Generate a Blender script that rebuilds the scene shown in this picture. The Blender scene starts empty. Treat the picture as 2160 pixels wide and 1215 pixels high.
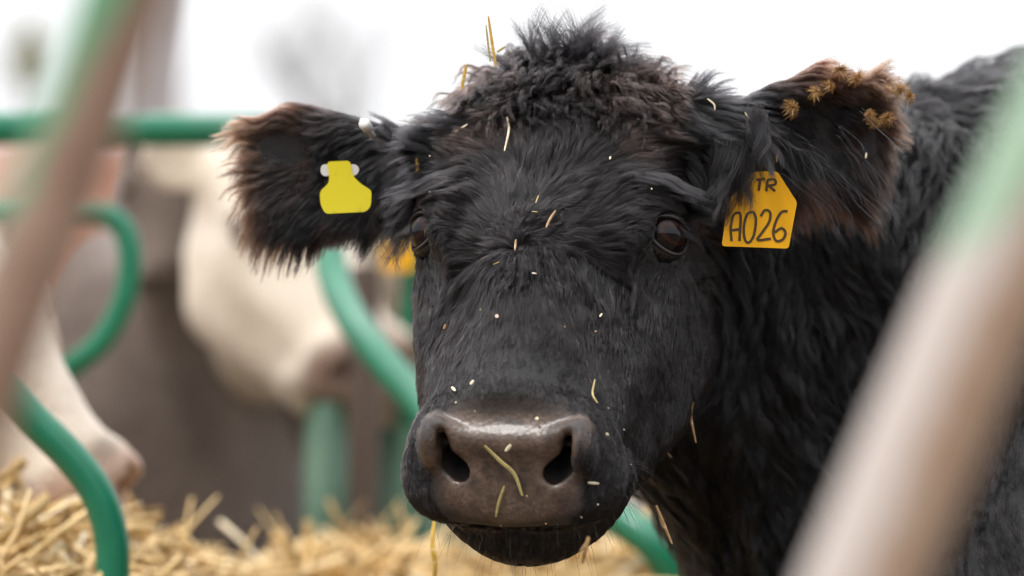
import bpy, math, random
import numpy as np
from mathutils import Vector

FUR = True
SC = bpy.context.scene
C = SC.collection
rad = math.radians
K = 0.0004                      # metres per photo pixel at the plane of the eyes
D = 3.24                        # distance from the camera to that plane
H = 1.15                        # camera height above the ground

# ------------------------------------------------------------------ camera
cam_d = bpy.data.cameras.new('camera'); cam = bpy.data.objects.new('camera', cam_d); C.objects.link(cam)
cam.location = (0, -D, H); cam.rotation_euler = (rad(90), 0, 0)
cam_d.sensor_width = 36; cam_d.lens = 135; cam_d.clip_start = 0.05; cam_d.clip_end = 2000
cam_d.dof.use_dof = True; cam_d.dof.focus_distance = D - 0.05; cam_d.dof.aperture_fstop = 3.0
SC.camera = cam

# ------------------------------------------------------------------ sky and light
w = bpy.data.worlds.new('World'); SC.world = w; w.use_nodes = True
nt = w.node_tree; bg = nt.nodes['Background']
sky = nt.nodes.new('ShaderNodeTexSky'); sky.sky_type = 'NISHITA'; sky.sun_disc = False
sky.sun_elevation = rad(52); sky.sun_rotation = rad(-28); sky.dust_density = 6; sky.air_density = 1; sky.ozone_density = 1
hs = nt.nodes.new('ShaderNodeHueSaturation'); hs.inputs['Saturation'].default_value = 0.10
nt.links.new(sky.outputs[0], hs.inputs['Color'])
mxw = nt.nodes.new('ShaderNodeMix'); mxw.data_type = 'RGBA'; mxw.inputs['Factor'].default_value = 0.6   # a lid of even cloud over the clear sky
nt.links.new(hs.outputs[0], mxw.inputs['A']); mxw.inputs['B'].default_value = (9.5, 9.6, 9.9, 1)
nt.links.new(mxw.outputs['Result'], bg.inputs[0]); bg.inputs[1].default_value = 0.13
# an overcast sky is about three times brighter overhead than at the horizon
tcw = nt.nodes.new('ShaderNodeTexCoord'); spw = nt.nodes.new('ShaderNodeSeparateXYZ'); nt.links.new(tcw.outputs['Generated'], spw.inputs[0])
mrw = nt.nodes.new('ShaderNodeMapRange'); nt.links.new(spw.outputs['Z'], mrw.inputs[0]); mrw.inputs[1].default_value = 0.05; mrw.inputs[2].default_value = 1.0; mrw.inputs[3].default_value = 0.12; mrw.inputs[4].default_value = 0.22
nt.links.new(mrw.outputs[0], bg.inputs[1])
sun_d = bpy.data.lights.new('sun', 'SUN'); sun = bpy.data.objects.new('sun', sun_d); C.objects.link(sun)
sun_d.energy = 1.5; sun_d.angle = rad(12); sun_d.color = (1, .97, .93)
sun.location = (0, 0, 6)
sd = Vector((0.30, 0.42, -1.0)); sun.rotation_euler = sd.to_track_quat('-Z', 'Y').to_euler()
SC.view_settings.view_transform = 'Standard'; SC.view_settings.look = 'None'
SC.view_settings.exposure = 0.4; SC.view_settings.gamma = 1
SC.render.engine = 'CYCLES'
SC.cycles.filter_width = 1.2; SC.cycles.denoising_prefilter = 'ACCURATE'; SC.cycles.max_bounces = 7; SC.cycles.diffuse_bounces = 3; SC.cycles.glossy_bounces = 3; SC.cycles.transmission_bounces = 6
SC.cycles_curves.shape = 'RIBBONS'; SC.cycles_curves.subdivisions = 2

# ------------------------------------------------------------------ helpers
def P(px, py, y=0.0):
    """The point of the place that stands at depth y (m behind the eyes) where the photo shows (px, py)."""
    k = K * (D + y) / D
    return np.array([(px - 1080) * k, y, H - (py - 607.5) * k])

def mesh_obj(name, verts, faces, mat=None, parent=None, smooth=True):
    me = bpy.data.meshes.new(name)
    v = np.asarray(verts, dtype=np.float32)
    if isinstance(faces, np.ndarray):
        nf, k = faces.shape
        me.vertices.add(len(v)); me.vertices.foreach_set('co', v.ravel())
        me.loops.add(nf * k); me.loops.foreach_set('vertex_index', faces.astype(np.int32).ravel())
        me.polygons.add(nf); me.polygons.foreach_set('loop_start', np.arange(0, nf * k, k, dtype=np.int32))
        me.update(calc_edges=True)
    else:
        me.from_pydata(v.tolist(), [], faces); me.update()
    if smooth:
        me.polygons.foreach_set('use_smooth', np.ones(len(me.polygons), dtype=bool))
    me.validate()
    o = bpy.data.objects.new(name, me); C.objects.link(o)
    if mat: me.materials.append(mat)
    if parent: o.parent = parent; o.matrix_parent_inverse = parent.matrix_world.inverted()
    return o

def tag(o, label=None, cat=None, group=None, kind=None):
    if label: o['label'] = label
    if cat: o['category'] = cat
    if group: o['group'] = group
    if kind: o['kind'] = kind
    return o

def empty(name, loc, label, cat, group=None):
    o = bpy.data.objects.new(name, None); C.objects.link(o); o.location = loc; o.empty_display_size = .05
    bpy.context.view_layer.update()
    return tag(o, label, cat, group)

# noise -------------------------------------------------------------------
_rng = np.random.default_rng(7)
_N3 = _rng.uniform(-1, 1, (24, 24, 24, 3)).astype(np.float32)
def vnoise(p, scale):
    """smooth 3-vector noise, features of about `scale` metres"""
    q = np.asarray(p, dtype=np.float32) / scale
    i = np.floor(q).astype(int); f = q - i; f = f * f * (3 - 2 * f)
    out = 0
    for a in (0, 1):
        for b in (0, 1):
            for c in (0, 1):
                wgt = (f[..., 0] if a else 1 - f[..., 0]) * (f[..., 1] if b else 1 - f[..., 1]) * (f[..., 2] if c else 1 - f[..., 2])
                out = out + wgt[..., None] * _N3[(i[..., 0] + a) % 24, (i[..., 1] + b) % 24, (i[..., 2] + c) % 24]
    return out

# signed distances -----------------------------------------------------------
def nrm(v): v = np.asarray(v, float); return v / np.linalg.norm(v)
def smin(a, b, k):
    h = np.maximum(k - np.abs(a - b), 0) / k
    return np.minimum(a, b) - h * h * k * .25
def smax(a, b, k): return -smin(-a, -b, k)
def ell(p, c, r):
    x, y, z = p[0] - c[0], p[1] - c[1], p[2] - c[2]
    a = np.sqrt((x / r[0]) ** 2 + (y / r[1]) ** 2 + (z / r[2]) ** 2)
    b = np.sqrt((x / r[0] ** 2) ** 2 + (y / r[1] ** 2) ** 2 + (z / r[2] ** 2) ** 2) + 1e-9
    return a * (a - 1) / b
def rcone(p, a, b, ra, rb, sc=(1, 1, 1)):
    a = np.asarray(a, float); b = np.asarray(b, float)
    d = (b - a) / np.asarray(sc)
    x, y, z = (p[0] - a[0]) / sc[0], (p[1] - a[1]) / sc[1], (p[2] - a[2]) / sc[2]
    t = np.clip((x * d[0] + y * d[1] + z * d[2]) / (d @ d), 0, 1)
    return np.sqrt((x - t * d[0]) ** 2 + (y - t * d[1]) ** 2 + (z - t * d[2]) ** 2) - (ra + (rb - ra) * t)

class Pose:
    """head frame in cm: X to the side, Y from poll to muzzle, Z out of the forehead; anchor = midpoint between the eyes"""
    def __init__(s, pos, pitch, yaw, roll=0, scale=1.0):
        a, ps, ro = rad(pitch), rad(yaw), rad(roll)
        X = np.array([math.cos(ps), -math.sin(ps), 0])
        Y = np.array([-math.sin(a) * math.sin(ps), -math.sin(a) * math.cos(ps), -math.cos(a)])
        Z = np.array([-math.cos(a) * math.sin(ps), -math.cos(a) * math.cos(ps), math.sin(a)])
        R = np.array([[math.cos(ro), 0, math.sin(ro)], [0, 1, 0], [-math.sin(ro), 0, math.cos(ro)]])
        s.M = np.stack([R @ X, R @ Y, R @ Z], 1); s.pos = np.asarray(pos, float); s.k = scale
    def loc(s, x, y, z):
        q = [(x - s.pos[0]), (y - s.pos[1]), (z - s.pos[2])]
        f = 100 / s.k
        o = [(q[0] * s.M[0, i] + q[1] * s.M[1, i] + q[2] * s.M[2, i]) * f for i in range(3)]
        return [o[0], o[1] + 20, o[2] - 5]
    def world(s, X, Y, Z):
        v = np.stack(np.broadcast_arrays(X, np.asarray(Y) - 20.0, np.asarray(Z) + 5.0), -1) * s.k / 100
        return s.pos + v @ s.M.T
    def wdir(s, v): return np.asarray(v) @ s.M.T

EYE = (9.7, 19.7, -5.2)
EYE_R = 2.15
_u = nrm((.70, .36, .62)); _v = nrm(np.array([-.60, .12, .80]) - _u * np.dot(_u, [-.60, .12, .80]))
EYE_AX = (_u, _v, np.cross(_v, _u))     # outwards, towards the nose side, down the face
if EYE_AX[2][1] < 0: EYE_AX = (_u, _v, -EYE_AX[2])
def head_sdf(q, detail=True):
    X, Y, Z = q; A = np.sqrt(X * X + .04); p = (X, Y, Z); s = (A, Y, Z)
    d = ell(p, (0, 9.0, -9.0), (10.2, 8.9, 8.4))
    d = smin(d, ell(p, (0, 15, -7), (9.8, 12, 6.0)), 4)
    d = smin(d, rcone(p, (0, 21, -6.4), (0, 38, -6.9), 6.3, 4.8, (1.02, 1, 1)), 4)
    d = smin(d, rcone(s, (7.2, 9, -6.5), (7.5, 17, -5.6), 2.6, 2.9), 3)
    d = smin(d, ell(s, (8.2, 19.2, -5.3), (3.1, 4.3, 3.5)), 2.0)             # orbit
    d = smin(d, rcone(s, (6.1, 22, -10.6), (3.6, 40, -9.5), 5.0, 3.8), 3.2)
    d = smin(d, ell(s, (7.3, 21, -15.5), (4.6, 12, 8.5)), 3.4)                   # cheek
    d = smin(d, rcone(s, (7.4, 22, -20), (4.4, 35, -15.5), 4.4, 3.9), 4)     # jaw
    d = smin(d, rcone(s, (4.4, 34, -16), (2.2, 42, -14.5), 3.6, 2.8), 4)
    d = smin(d, ell(p, (0, 41.3, -7.6), (7.5, 6.0, 5.4)), 3)                 # muzzle
    d = smin(d, ell(s, (5.7, 41.2, -5.8), (2.5, 3.2, 2.7)), 1.8)             # nostril wings
    d = smin(d, ell(s, (5.6, 42.6, -9.0), (3.6, 3.6, 3.4)), 2.2)             # lips
    d = smin(d, ell(p, (0, 43.2, -8.6), (6.4, 2.9, 2.9)), 1.5)
    nx = (Y * .70 + Z * .714)                                                # flat wet pad
    d = smax(d, nx - 26.7 + .022 * X * X, 1.3)
    d = smin(d, rcone(s, (0, 42.2, -4.8), (3.8, 42.2, -4.75), 1.15, .9), 1.2)  # rounded rim over the pad
    d = smin(d, rcone(s, (3.2, 42.2, -4.7), (5.3, 41.7, -3.5), .75, .55), .8)
    d = smax(d, -ell(p, (0, 41.3, -2.0), (4.0, 1.1, 1.1)), 1.2)              # crease above the rim
    chin = smin(ell(p, (0, 40.9, -15.6), (6.2, 4.8, 3.9)), ell(s, (4.6, 38.0, -14.6), (3.9, 5.0, 3.6)), 2)
    if detail:
        cut = ell(p, (0, 44, -11.35), (9.5, 8.6, .5))                       # mouth line
        d = smax(d, -cut, .5)
        d = smin(d, rcone(s, (5.9, 41.6, -11.2), (7.0, 39.5, -12.4), 2.0, 2.1), .9)   # hanging lip corners
        d = smin(d, chin, .5)
        # nostrils: a deep hole and a slit that curls up and out
        n2 = rcone(s, (4.0, 43.2, -6.7), (4.5, 43.0, -6.1), .75, .65)
        n3 = rcone(s, (3.8, 43.6, -6.9), (3.9, 37.0, -7.2), .95, .8)
        n5 = rcone(s, (4.6, 43.2, -6.4), (4.6, 38.0, -6.6), .80, .7)
        n4 = rcone(s, (5.3, 42.7, -4.5), (5.3, 42.2, -3.6), .45, .25)
        n6 = rcone(s, (5.25, 42.2, -4.5), (4.5, 38.5, -6.0), .45, .45)
        n7 = rcone(s, (4.6, 43.0, -6.3), (5.2, 42.1, -4.7), .70, .42)
        n2 = smin(n2, n7, .3)
        nn = smin(smin(smin(smin(n2, n3, .5), n5, .5), n4, .3), n6, .3)
        d = smin(d, ell(s, (6.3, 42.0, -5.2), (1.1, 2.3, 2.4)), .8)
        d = smin(d, rcone(s, (3.2, 43.5, -8.2), (4.8, 43.0, -8.0), .5, .5), .8)
        d = smax(d, -nn, .5)
        ex, ey, ez = EYE                                                     # eye: a socket with a cone cut outwards
        d = smin(d, ell(s, (ex - .35, ey, ez), (2.5, 2.8, 2.5)), .9)
        d = smin(d, rcone(s, (ex - 2.6, ey - 2.6, ez + 2.1), (ex + .6, ey - 3.0, ez + .3), .9, .8), 1.2)   # brow
        E = (A - ex, Y - ey, Z - ez); r = np.sqrt(E[0] ** 2 + E[1] ** 2 + E[2] ** 2) + 1e-6
        u, hv, hy = [(E[0] * v[0] + E[1] * v[1] + E[2] * v[2]) for v in EYE_AX]
        rm = np.minimum(r, 2.35); al = (np.sqrt((hv / rm / .95) ** 2 + (hy / rm / .78) ** 2) - 1) * rm * .75
        al = np.where(u > 0, al, 3)
        d = smax(d, -al, .25)
        d = np.maximum(d, -(r - EYE_R - .04))
        d = smax(d, -ell(s, (11.2, 27.5, -4.4), (2.6, 4.6, 2.6)), 2.8)       # hollow below the eye
    else:
        d = smin(d, chin, 1)
    return d

def ear_sdf(p, base, tip, nor, half_w, bend=3.0):
    """flattened cupped leaf; p world metres, returns metres"""
    base = np.asarray(base); tip = np.asarray(tip)
    L = np.linalg.norm(tip - base); u = (tip - base) / L
    n = nrm(np.asarray(nor) - u * np.dot(nor, u)); v = np.cross(n, u)
    q = [p[0] - base[0], p[1] - base[1], p[2] - base[2]]
    a = (q[0] * u[0] + q[1] * u[1] + q[2] * u[2]) / L
    b = q[0] * v[0] + q[1] * v[1] + q[2] * v[2]
    c = q[0] * n[0] + q[1] * n[1] + q[2] * n[2]
    ac = np.clip(a, 0.0, 1)
    wdt = half_w * np.clip(.32 + 1.62 * ac - 1.36 * ac ** 3, .1, 1.2)
    c2 = c - bend * b * b + .012 * np.sin(ac * 3.1)
    th = .0065
    ex = np.maximum(np.abs(b) - wdt + th, 0)
    ea = np.maximum(np.maximum(-a, a - 1) * L, 0)
    return np.sqrt(ex * ex + c2 * c2 + ea * ea) - th

# surface nets on a rectilinear grid -------------------------------------------
def axis(lo, hi, f0, f1, fine, coarse):
    out = list(np.arange(f0, f1 + 1e-9, fine)); s, x = fine, out[-1]
    while x < hi: s = min(coarse, s * 1.12); x += s; out.append(x)
    s, x = fine, out[0]; pre = []
    while x > lo: s = min(coarse, s * 1.12); x -= s; pre.append(x)
    return np.array(pre[::-1] + out, dtype=np.float32)
def grid_eval(fn, ax, ay, az):
    F = np.empty((len(ax), len(ay), len(az)), np.float32)
    Yg, Zg = np.meshgrid(ay, az, indexing='ij')
    for i in range(0, len(ax), 8):
        xs = ax[i:i + 8][:, None, None]
        b = np.broadcast_arrays(xs, Yg[None], Zg[None])
        F[i:i + 8] = fn(*[t.astype(np.float32) for t in b])
    return F
def surface_nets(F, ax, ay, az):
    S = F < 0
    c = [S[:-1, :-1, :-1], S[1:, :-1, :-1], S[:-1, 1:, :-1], S[1:, 1:, :-1], S[:-1, :-1, 1:], S[1:, :-1, 1:], S[:-1, 1:, 1:], S[1:, 1:, 1:]]
    n = sum(t.astype(np.int8) for t in c); act = (n > 0) & (n < 8)
    idx = np.full(act.shape, -1, np.int64); I, J, L = np.nonzero(act); idx[I, J, L] = np.arange(len(I))
    acc = np.zeros((len(I), 3)); cnt = np.zeros(len(I))
    offs = [(0, 0, 0), (1, 0, 0), (0, 1, 0), (1, 1, 0), (0, 0, 1), (1, 0, 1), (0, 1, 1), (1, 1, 1)]
    ed = [(0, 1), (2, 3), (4, 5), (6, 7), (0, 2), (1, 3), (4, 6), (5, 7), (0, 4), (1, 5), (2, 6), (3, 7)]
    for a, b in ed:
        oa, ob = offs[a], offs[b]
        fa = F[I + oa[0], J + oa[1], L + oa[2]]; fb = F[I + ob[0], J + ob[1], L + ob[2]]
        m = (fa < 0) != (fb < 0); t = np.where(m, fa / np.where(m, fa - fb, 1), 0)
        pa = np.stack([ax[I + oa[0]], ay[J + oa[1]], az[L + oa[2]]], 1); pb = np.stack([ax[I + ob[0]], ay[J + ob[1]], az[L + ob[2]]], 1)
        acc += np.where(m[:, None], pa + t[:, None] * (pb - pa), 0); cnt += m
    V = acc / cnt[:, None]
    faces = []
    for d in range(3):
        sl0 = [slice(None)] * 3; sl1 = [slice(None)] * 3; sl0[d] = slice(0, -1); sl1[d] = slice(1, None)
        a, b = S[tuple(sl0)], S[tuple(sl1)]
        e1, e2 = (d + 1) % 3, (d + 2) % 3
        for flip in (False, True):
            m = (a & ~b) if not flip else (~a & b)
            ii = np.array(np.nonzero(m)); ok = (ii[e1] > 0) & (ii[e2] > 0) & (ii[e1] < act.shape[e1]) & (ii[e2] < act.shape[e2]); ii = ii[:, ok]
            def g(o1, o2):
                q = ii.copy(); q[e1] -= o1; q[e2] -= o2; return idx[q[0], q[1], q[2]]
            q = np.stack([g(1, 1), g(0, 1), g(0, 0), g(1, 0)], 1)
            faces.append(q if not flip else q[:, ::-1])
    Fc = np.concatenate(faces)
    return V, Fc[(Fc >= 0).all(1)]

class Field:
    """trilinear look-up of a sampled distance grid"""
    def __init__(s, F, ax, ay, az): s.F, s.a = F, (ax, ay, az)
    def __call__(s, p):
        I, f = [], []
        for k in range(3):
            a = s.a[k]; i = np.clip(np.searchsorted(a, p[..., k]) - 1, 0, len(a) - 2)
            I.append(i); f.append(np.clip((p[..., k] - a[i]) / (a[i + 1] - a[i]), 0, 1))
        o = 0
        for a in (0, 1):
            for b in (0, 1):
                for c in (0, 1):
                    o = o + (f[0] if a else 1 - f[0]) * (f[1] if b else 1 - f[1]) * (f[2] if c else 1 - f[2]) * s.F[I[0] + a, I[1] + b, I[2] + c]
        return o
    def grad(s, p, h=.004):
        g = np.stack([s(p + np.eye(3)[k] * h) - s(p - np.eye(3)[k] * h) for k in range(3)], -1)
        return g / (np.linalg.norm(g, axis=-1, keepdims=True) + 1e-9)

# materials -----------------------------------------------------------------
class Mat:
    def __init__(s, name):
        s.m = bpy.data.materials.new(name); s.m.use_nodes = True; s.t = s.m.node_tree; s.b = s.t.nodes['Principled BSDF']
    def n(s, typ, **kw):
        x = s.t.nodes.new(typ)
        for k, v in kw.items():
            if k in x.inputs: x.inputs[k].default_value = v
            else: setattr(x, k, v)
        return x
    def l(s, a, b): s.t.links.new(a, b)
    def ramp(s, fac, stops):
        r = s.n('ShaderNodeValToRGB'); s.l(fac, r.inputs[0]); e = r.color_ramp.elements
        while len(e) < len(stops): e.new(.5)
        for i, (p, c) in enumerate(stops): e[i].position = p; e[i].color = (*c, 1) if len(c) == 3 else c
        return r.outputs[0]
    def noise(s, scale, detail=4, rough=.55, vec=None):
        x = s.n('ShaderNodeTexNoise', Scale=scale, Detail=detail, Roughness=rough)
        if vec is None:
            tc = s.n('ShaderNodeTexCoord'); vec = tc.outputs['Object']
        s.l(vec, x.inputs['Vector']); return x.outputs['Fac']
    def mix(s, fac, a, b):
        x = s.n('ShaderNodeMix'); x.data_type = 'RGBA'
        for v, k in ((fac, 'Factor'), (a, 'A'), (b, 'B')):
            if hasattr(v, 'links'): s.l(v, x.inputs[k])
            else: x.inputs[k].default_value = v if k == 'Factor' else (*v, 1)
        return x.outputs['Result']
    def bump(s, h, strength, dist=.001):
        b = s.n('ShaderNodeBump', Strength=strength, Distance=dist); s.l(h, b.inputs['Height']); s.l(b.outputs[0], s.b.inputs['Normal'])
    def set(s, **kw):
        for k, v in kw.items():
            i = s.b.inputs[k.replace('_', ' ')]
            if hasattr(v, 'links'): s.l(v, i)
            else: i.default_value = (*v, 1) if isinstance(v, tuple) and len(v) == 3 and i.type == 'RGBA' else v
        return s
# ================================================================== the black cow
HP = Pose(P(1152, 498, 0), 40, 12, 1.0)
EARS = {  # world metres: base, tip, normal, half width
    'l': (P(905, 360, .075), P(560, 350, .13), (0.05, -1, -.10), .048),
    'r': (P(1500, 285, .055), P(1835, 275, .06), (0.10, -1, -.20), .047),
}
def black_cow(x, y, z):
    q = HP.loc(x, y, z)
    d = head_sdf(q) * .01
    for s in ('l', 'r'):
        b, t, n, hw = EARS[s]
        e = ear_sdf((x, y, z), b, t, n, hw)
        root = rcone((x, y, z), b + (t - b) * -.12, b + (t - b) * .12, .032, .018)
        d = smin(d, smin(e, root, .02), .02)
    p = (x, y, z)
    bd = rcone(p, (.15, .22, H + .045), (.42, .42, H - .03), .11, .21)
    bd = smin(bd, rcone(p, HP.world(0, 14, -20), (.42, .38, H - .27), .07, .165), .08)
    bd = smin(bd, ell(p, (.60, .42, H - .22), (.34, .30, .42)), .12)          # shoulders
    bd = smin(bd, ell(p, (.44, .30, H - .42), (.24, .27, .30)), .12)          # brisket
    bd = smin(bd, ell(p, (.52, .20, H - .38), (.20, .20, .36)), .10)          # near shoulder
    bd = smin(bd, rcone(p, (.75, .52, H - .16), (1.75, .95, H - .22), .37, .36, (1, .85, 1)), .15)
    bd = smin(bd, ell(p, (1.25, .74, H - .42), (.55, .38, .34)), .15)         # belly
    bd = smin(bd, ell(p, (1.95, 1.05, H - .25), (.30, .30, .36)), .12)        # rump
    for (lx, ly, fx, fy) in ((.50, .18, .50, .17), (.50, .60, .46, .62), (1.95, .86, 2.02, .85), (1.80, 1.22, 1.88, 1.22)):
        rear = lx > 1
        kx = lx + (.10 if rear else .0)
        bd = smin(bd, rcone(p, (lx, ly, H - .50), (kx, ly, .50), .13, .06), .08)
        bd = smin(bd, rcone(p, (kx, ly, .50), (fx, fy, .12), .052, .040), .03)
        bd = smin(bd, rcone(p, (fx, fy, .12), (fx - .02, fy - .02, .045), .045, .058), .03)
    bd = smin(bd, rcone(p, (2.24, 1.16, H - .02), (2.33, 1.22, .45), .035, .02), .05)  # tail
    return smin(d, bd, .03)

ax = axis(-.30, 2.45, -.235, .36, .0027, .03)
ay = axis(-.30, 1.55, -.225, .20, .0027, .03)
az = axis(-.03, H + .34, H - .255, H + .23, .0027, .03)
FG = grid_eval(black_cow, ax, ay, az)
FLD = Field(FG, ax, ay, az)
V, Fc = surface_nets(FG, ax, ay, az)
print('cow verts', len(V), FG.shape)
# ------------------------------------------------------------------ the cow's materials
def skin_material():
    m = Mat('cow skin')
    a = m.n('ShaderNodeAttribute'); a.attribute_name = 'pad'
    n1 = m.noise(60, 5, .6); n2 = m.noise(420, 3, .6)
    padc = m.ramp(n1, [(.30, (.042, .029, .023)), (.5, (.105, .068, .048)), (.72, (.18, .125, .095))])
    fine = m.ramp(n2, [(.35, (.35, .32, .30)), (.6, (1, 1, 1))])
    mm = m.n('ShaderNodeMix'); mm.data_type = 'RGBA'; mm.blend_type = 'MULTIPLY'; mm.inputs['Factor'].default_value = .55
    m.l(padc, mm.inputs['A']); m.l(fine, mm.inputs['B'])
    col = m.mix(a.outputs['Fac'], (.012, .011, .012), mm.outputs['Result'])
    m.set(Base_Color=col)
    r = m.n('ShaderNodeMapRange'); m.l(a.outputs['Fac'], r.inputs[0]); r.inputs[3].default_value = .75; r.inputs[4].default_value = .35
    m.l(r.outputs[0], m.b.inputs['Roughness'])
    v = m.n('ShaderNodeTexVoronoi', Scale=240.0); tc = m.n('ShaderNodeTexCoord'); m.l(tc.outputs['Object'], v.inputs['Vector'])
    ad = m.n('ShaderNodeMath', operation='ADD'); m.l(v.outputs['Distance'], ad.inputs[0]); m.l(n1, ad.inputs[1])
    cw = m.n('ShaderNodeMath', operation='MULTIPLY'); m.l(a.outputs['Fac'], cw.inputs[0]); cw.inputs[1].default_value = .15; m.l(cw.outputs[0], m.b.inputs['Coat Weight']); m.b.inputs['Coat Roughness'].default_value = .25
    m.bump(ad.outputs[0], .28, .0010)
    return m.m
def hair_material(name, rough=.24):
    m = bpy.data.materials.new(name); m.use_nodes = True; t = m.node_tree; t.nodes.clear()
    o = t.nodes.new('ShaderNodeOutputMaterial'); h = t.nodes.new('ShaderNodeBsdfHairPrincipled')
    h.model = 'CHIANG'; h.parametrization = 'COLOR'
    a = t.nodes.new('ShaderNodeAttribute'); a.attribute_name = 'tint'
    t.links.new(a.outputs['Color'], h.inputs['Color'])
    h.inputs['Roughness'].default_value = rough; h.inputs['Radial Roughness'].default_value = .35
    h.inputs['Random Roughness'].default_value = .3; h.inputs['IOR'].default_value = 1.42
    t.links.new(h.outputs[0], o.inputs[0])
    return m
M_SKIN = skin_material(); M_HAIR = hair_material('black cow hair')

def sstep(x, a, b): t = np.clip((x - a) / (b - a), 0, 1); return t * t * (3 - 2 * t)
def pad_mask(p):
    X, Y, Z = HP.loc(p[..., 0], p[..., 1], p[..., 2])
    nx = Y * .70 + Z * .714
    front = sstep(nx, 25.6, 26.3)
    half = 7.1 - .27 * np.clip(-5 - Z, 0, 9) + .5 * vnoise(p, .008)[..., 0]
    side = 1 - sstep(np.abs(X), half - .7, half + .7)
    low = sstep(Z, -13.8, -12.6)
    top = 1 - sstep(Z, -3.1, -2.2)
    above = sstep(nx, 24.4, 25.4) * (1 - sstep(np.abs(X), 4.0, 6.2)) * sstep(Y, 38.5, 40.5) * .30
    return np.clip(np.maximum(front * sstep(Y, 37.5, 39) * sstep(-Z, 2.5, 3.4), above) * side * low, 0, 1)

def in_nostril(p):
    X, Y, Z = HP.loc(p[..., 0], p[..., 1], p[..., 2]); A = np.abs(X)
    return (Y > 34) & (Z > -10) & (Z < -2.4) & (A > 1.5) & (head_sdf((X, Y, Z), False) < -.22)
root = empty('cow', (.6, .4, 0), 'black shaggy long-haired cow facing the camera, straw on its muzzle and tags in its ears', 'cow')
cow_body = mesh_obj('body', V, Fc, M_SKIN, root)
at = cow_body.data.attributes.new('pad', 'FLOAT', 'POINT'); at.data.foreach_set('value', pad_mask(V).astype(np.float32))

# eyes ------------------------------------------------------------------------
def eye_material():
    m = Mat('cow eye'); tc = m.n('ShaderNodeTexCoord'); sp = m.n('ShaderNodeSeparateXYZ'); m.l(tc.outputs['Object'], sp.inputs[0])
    g = m.n('ShaderNodeVectorMath', operation='MULTIPLY'); m.l(tc.outputs['Object'], g.inputs[0]); g.inputs[1].default_value = (70, 110, 0)
    ln = m.n('ShaderNodeVectorMath', operation='LENGTH'); m.l(g.outputs[0], ln.inputs[0])
    iris = m.ramp(ln.outputs['Value'], [(.0, (.002, .0025, .005)), (.55, (.003, .003, .006)), (.68, (.016, .005, .003)), (.9, (.030, .009, .005)), (1.0, (.008, .005, .005))])
    m.set(Base_Color=iris, Roughness=.25, Coat_Weight=1.0, Coat_Roughness=.0)
    m.b.inputs['Specular IOR Level'].default_value = 0; m.b.inputs['Coat IOR'].default_value = 1.38
    return m.m
M_EYE = eye_material()
M_LID = Mat('eyelid skin').set(Base_Color=(.022, .017, .017), Roughness=.42).m
from mathutils import Matrix
def tube(pts, radii, n=10, closed=False):
    pts = np.asarray(pts, float); N = len(pts)
    radii = np.broadcast_to(radii, (N,)) if np.ndim(radii) == 0 else np.asarray(radii)
    T = np.gradient(pts, axis=0) if not closed else np.roll(pts, -1, 0) - np.roll(pts, 1, 0)
    T /= np.linalg.norm(T, axis=1, keepdims=True)
    u = np.cross(T[0], [0.3, .2, 1.0]); u /= np.linalg.norm(u); vs = []
    for i in range(N):
        u = u - T[i] * (u @ T[i]); u /= np.linalg.norm(u); v = np.cross(T[i], u)
        for j in range(n):
            a = 2 * math.pi * j / n; vs.append(pts[i] + radii[i] * (math.cos(a) * u + math.sin(a) * v))
    fs = []
    for i in range(N if closed else N - 1):
        for j in range(n):
            k = (i + 1) % N
            fs.append((i * n + j, i * n + (j + 1) % n, k * n + (j + 1) % n, k * n + j))
    if not closed: fs += [tuple(range(n))[::-1], tuple((N - 1) * n + j for j in range(n))]
    return np.array(vs), fs
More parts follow.
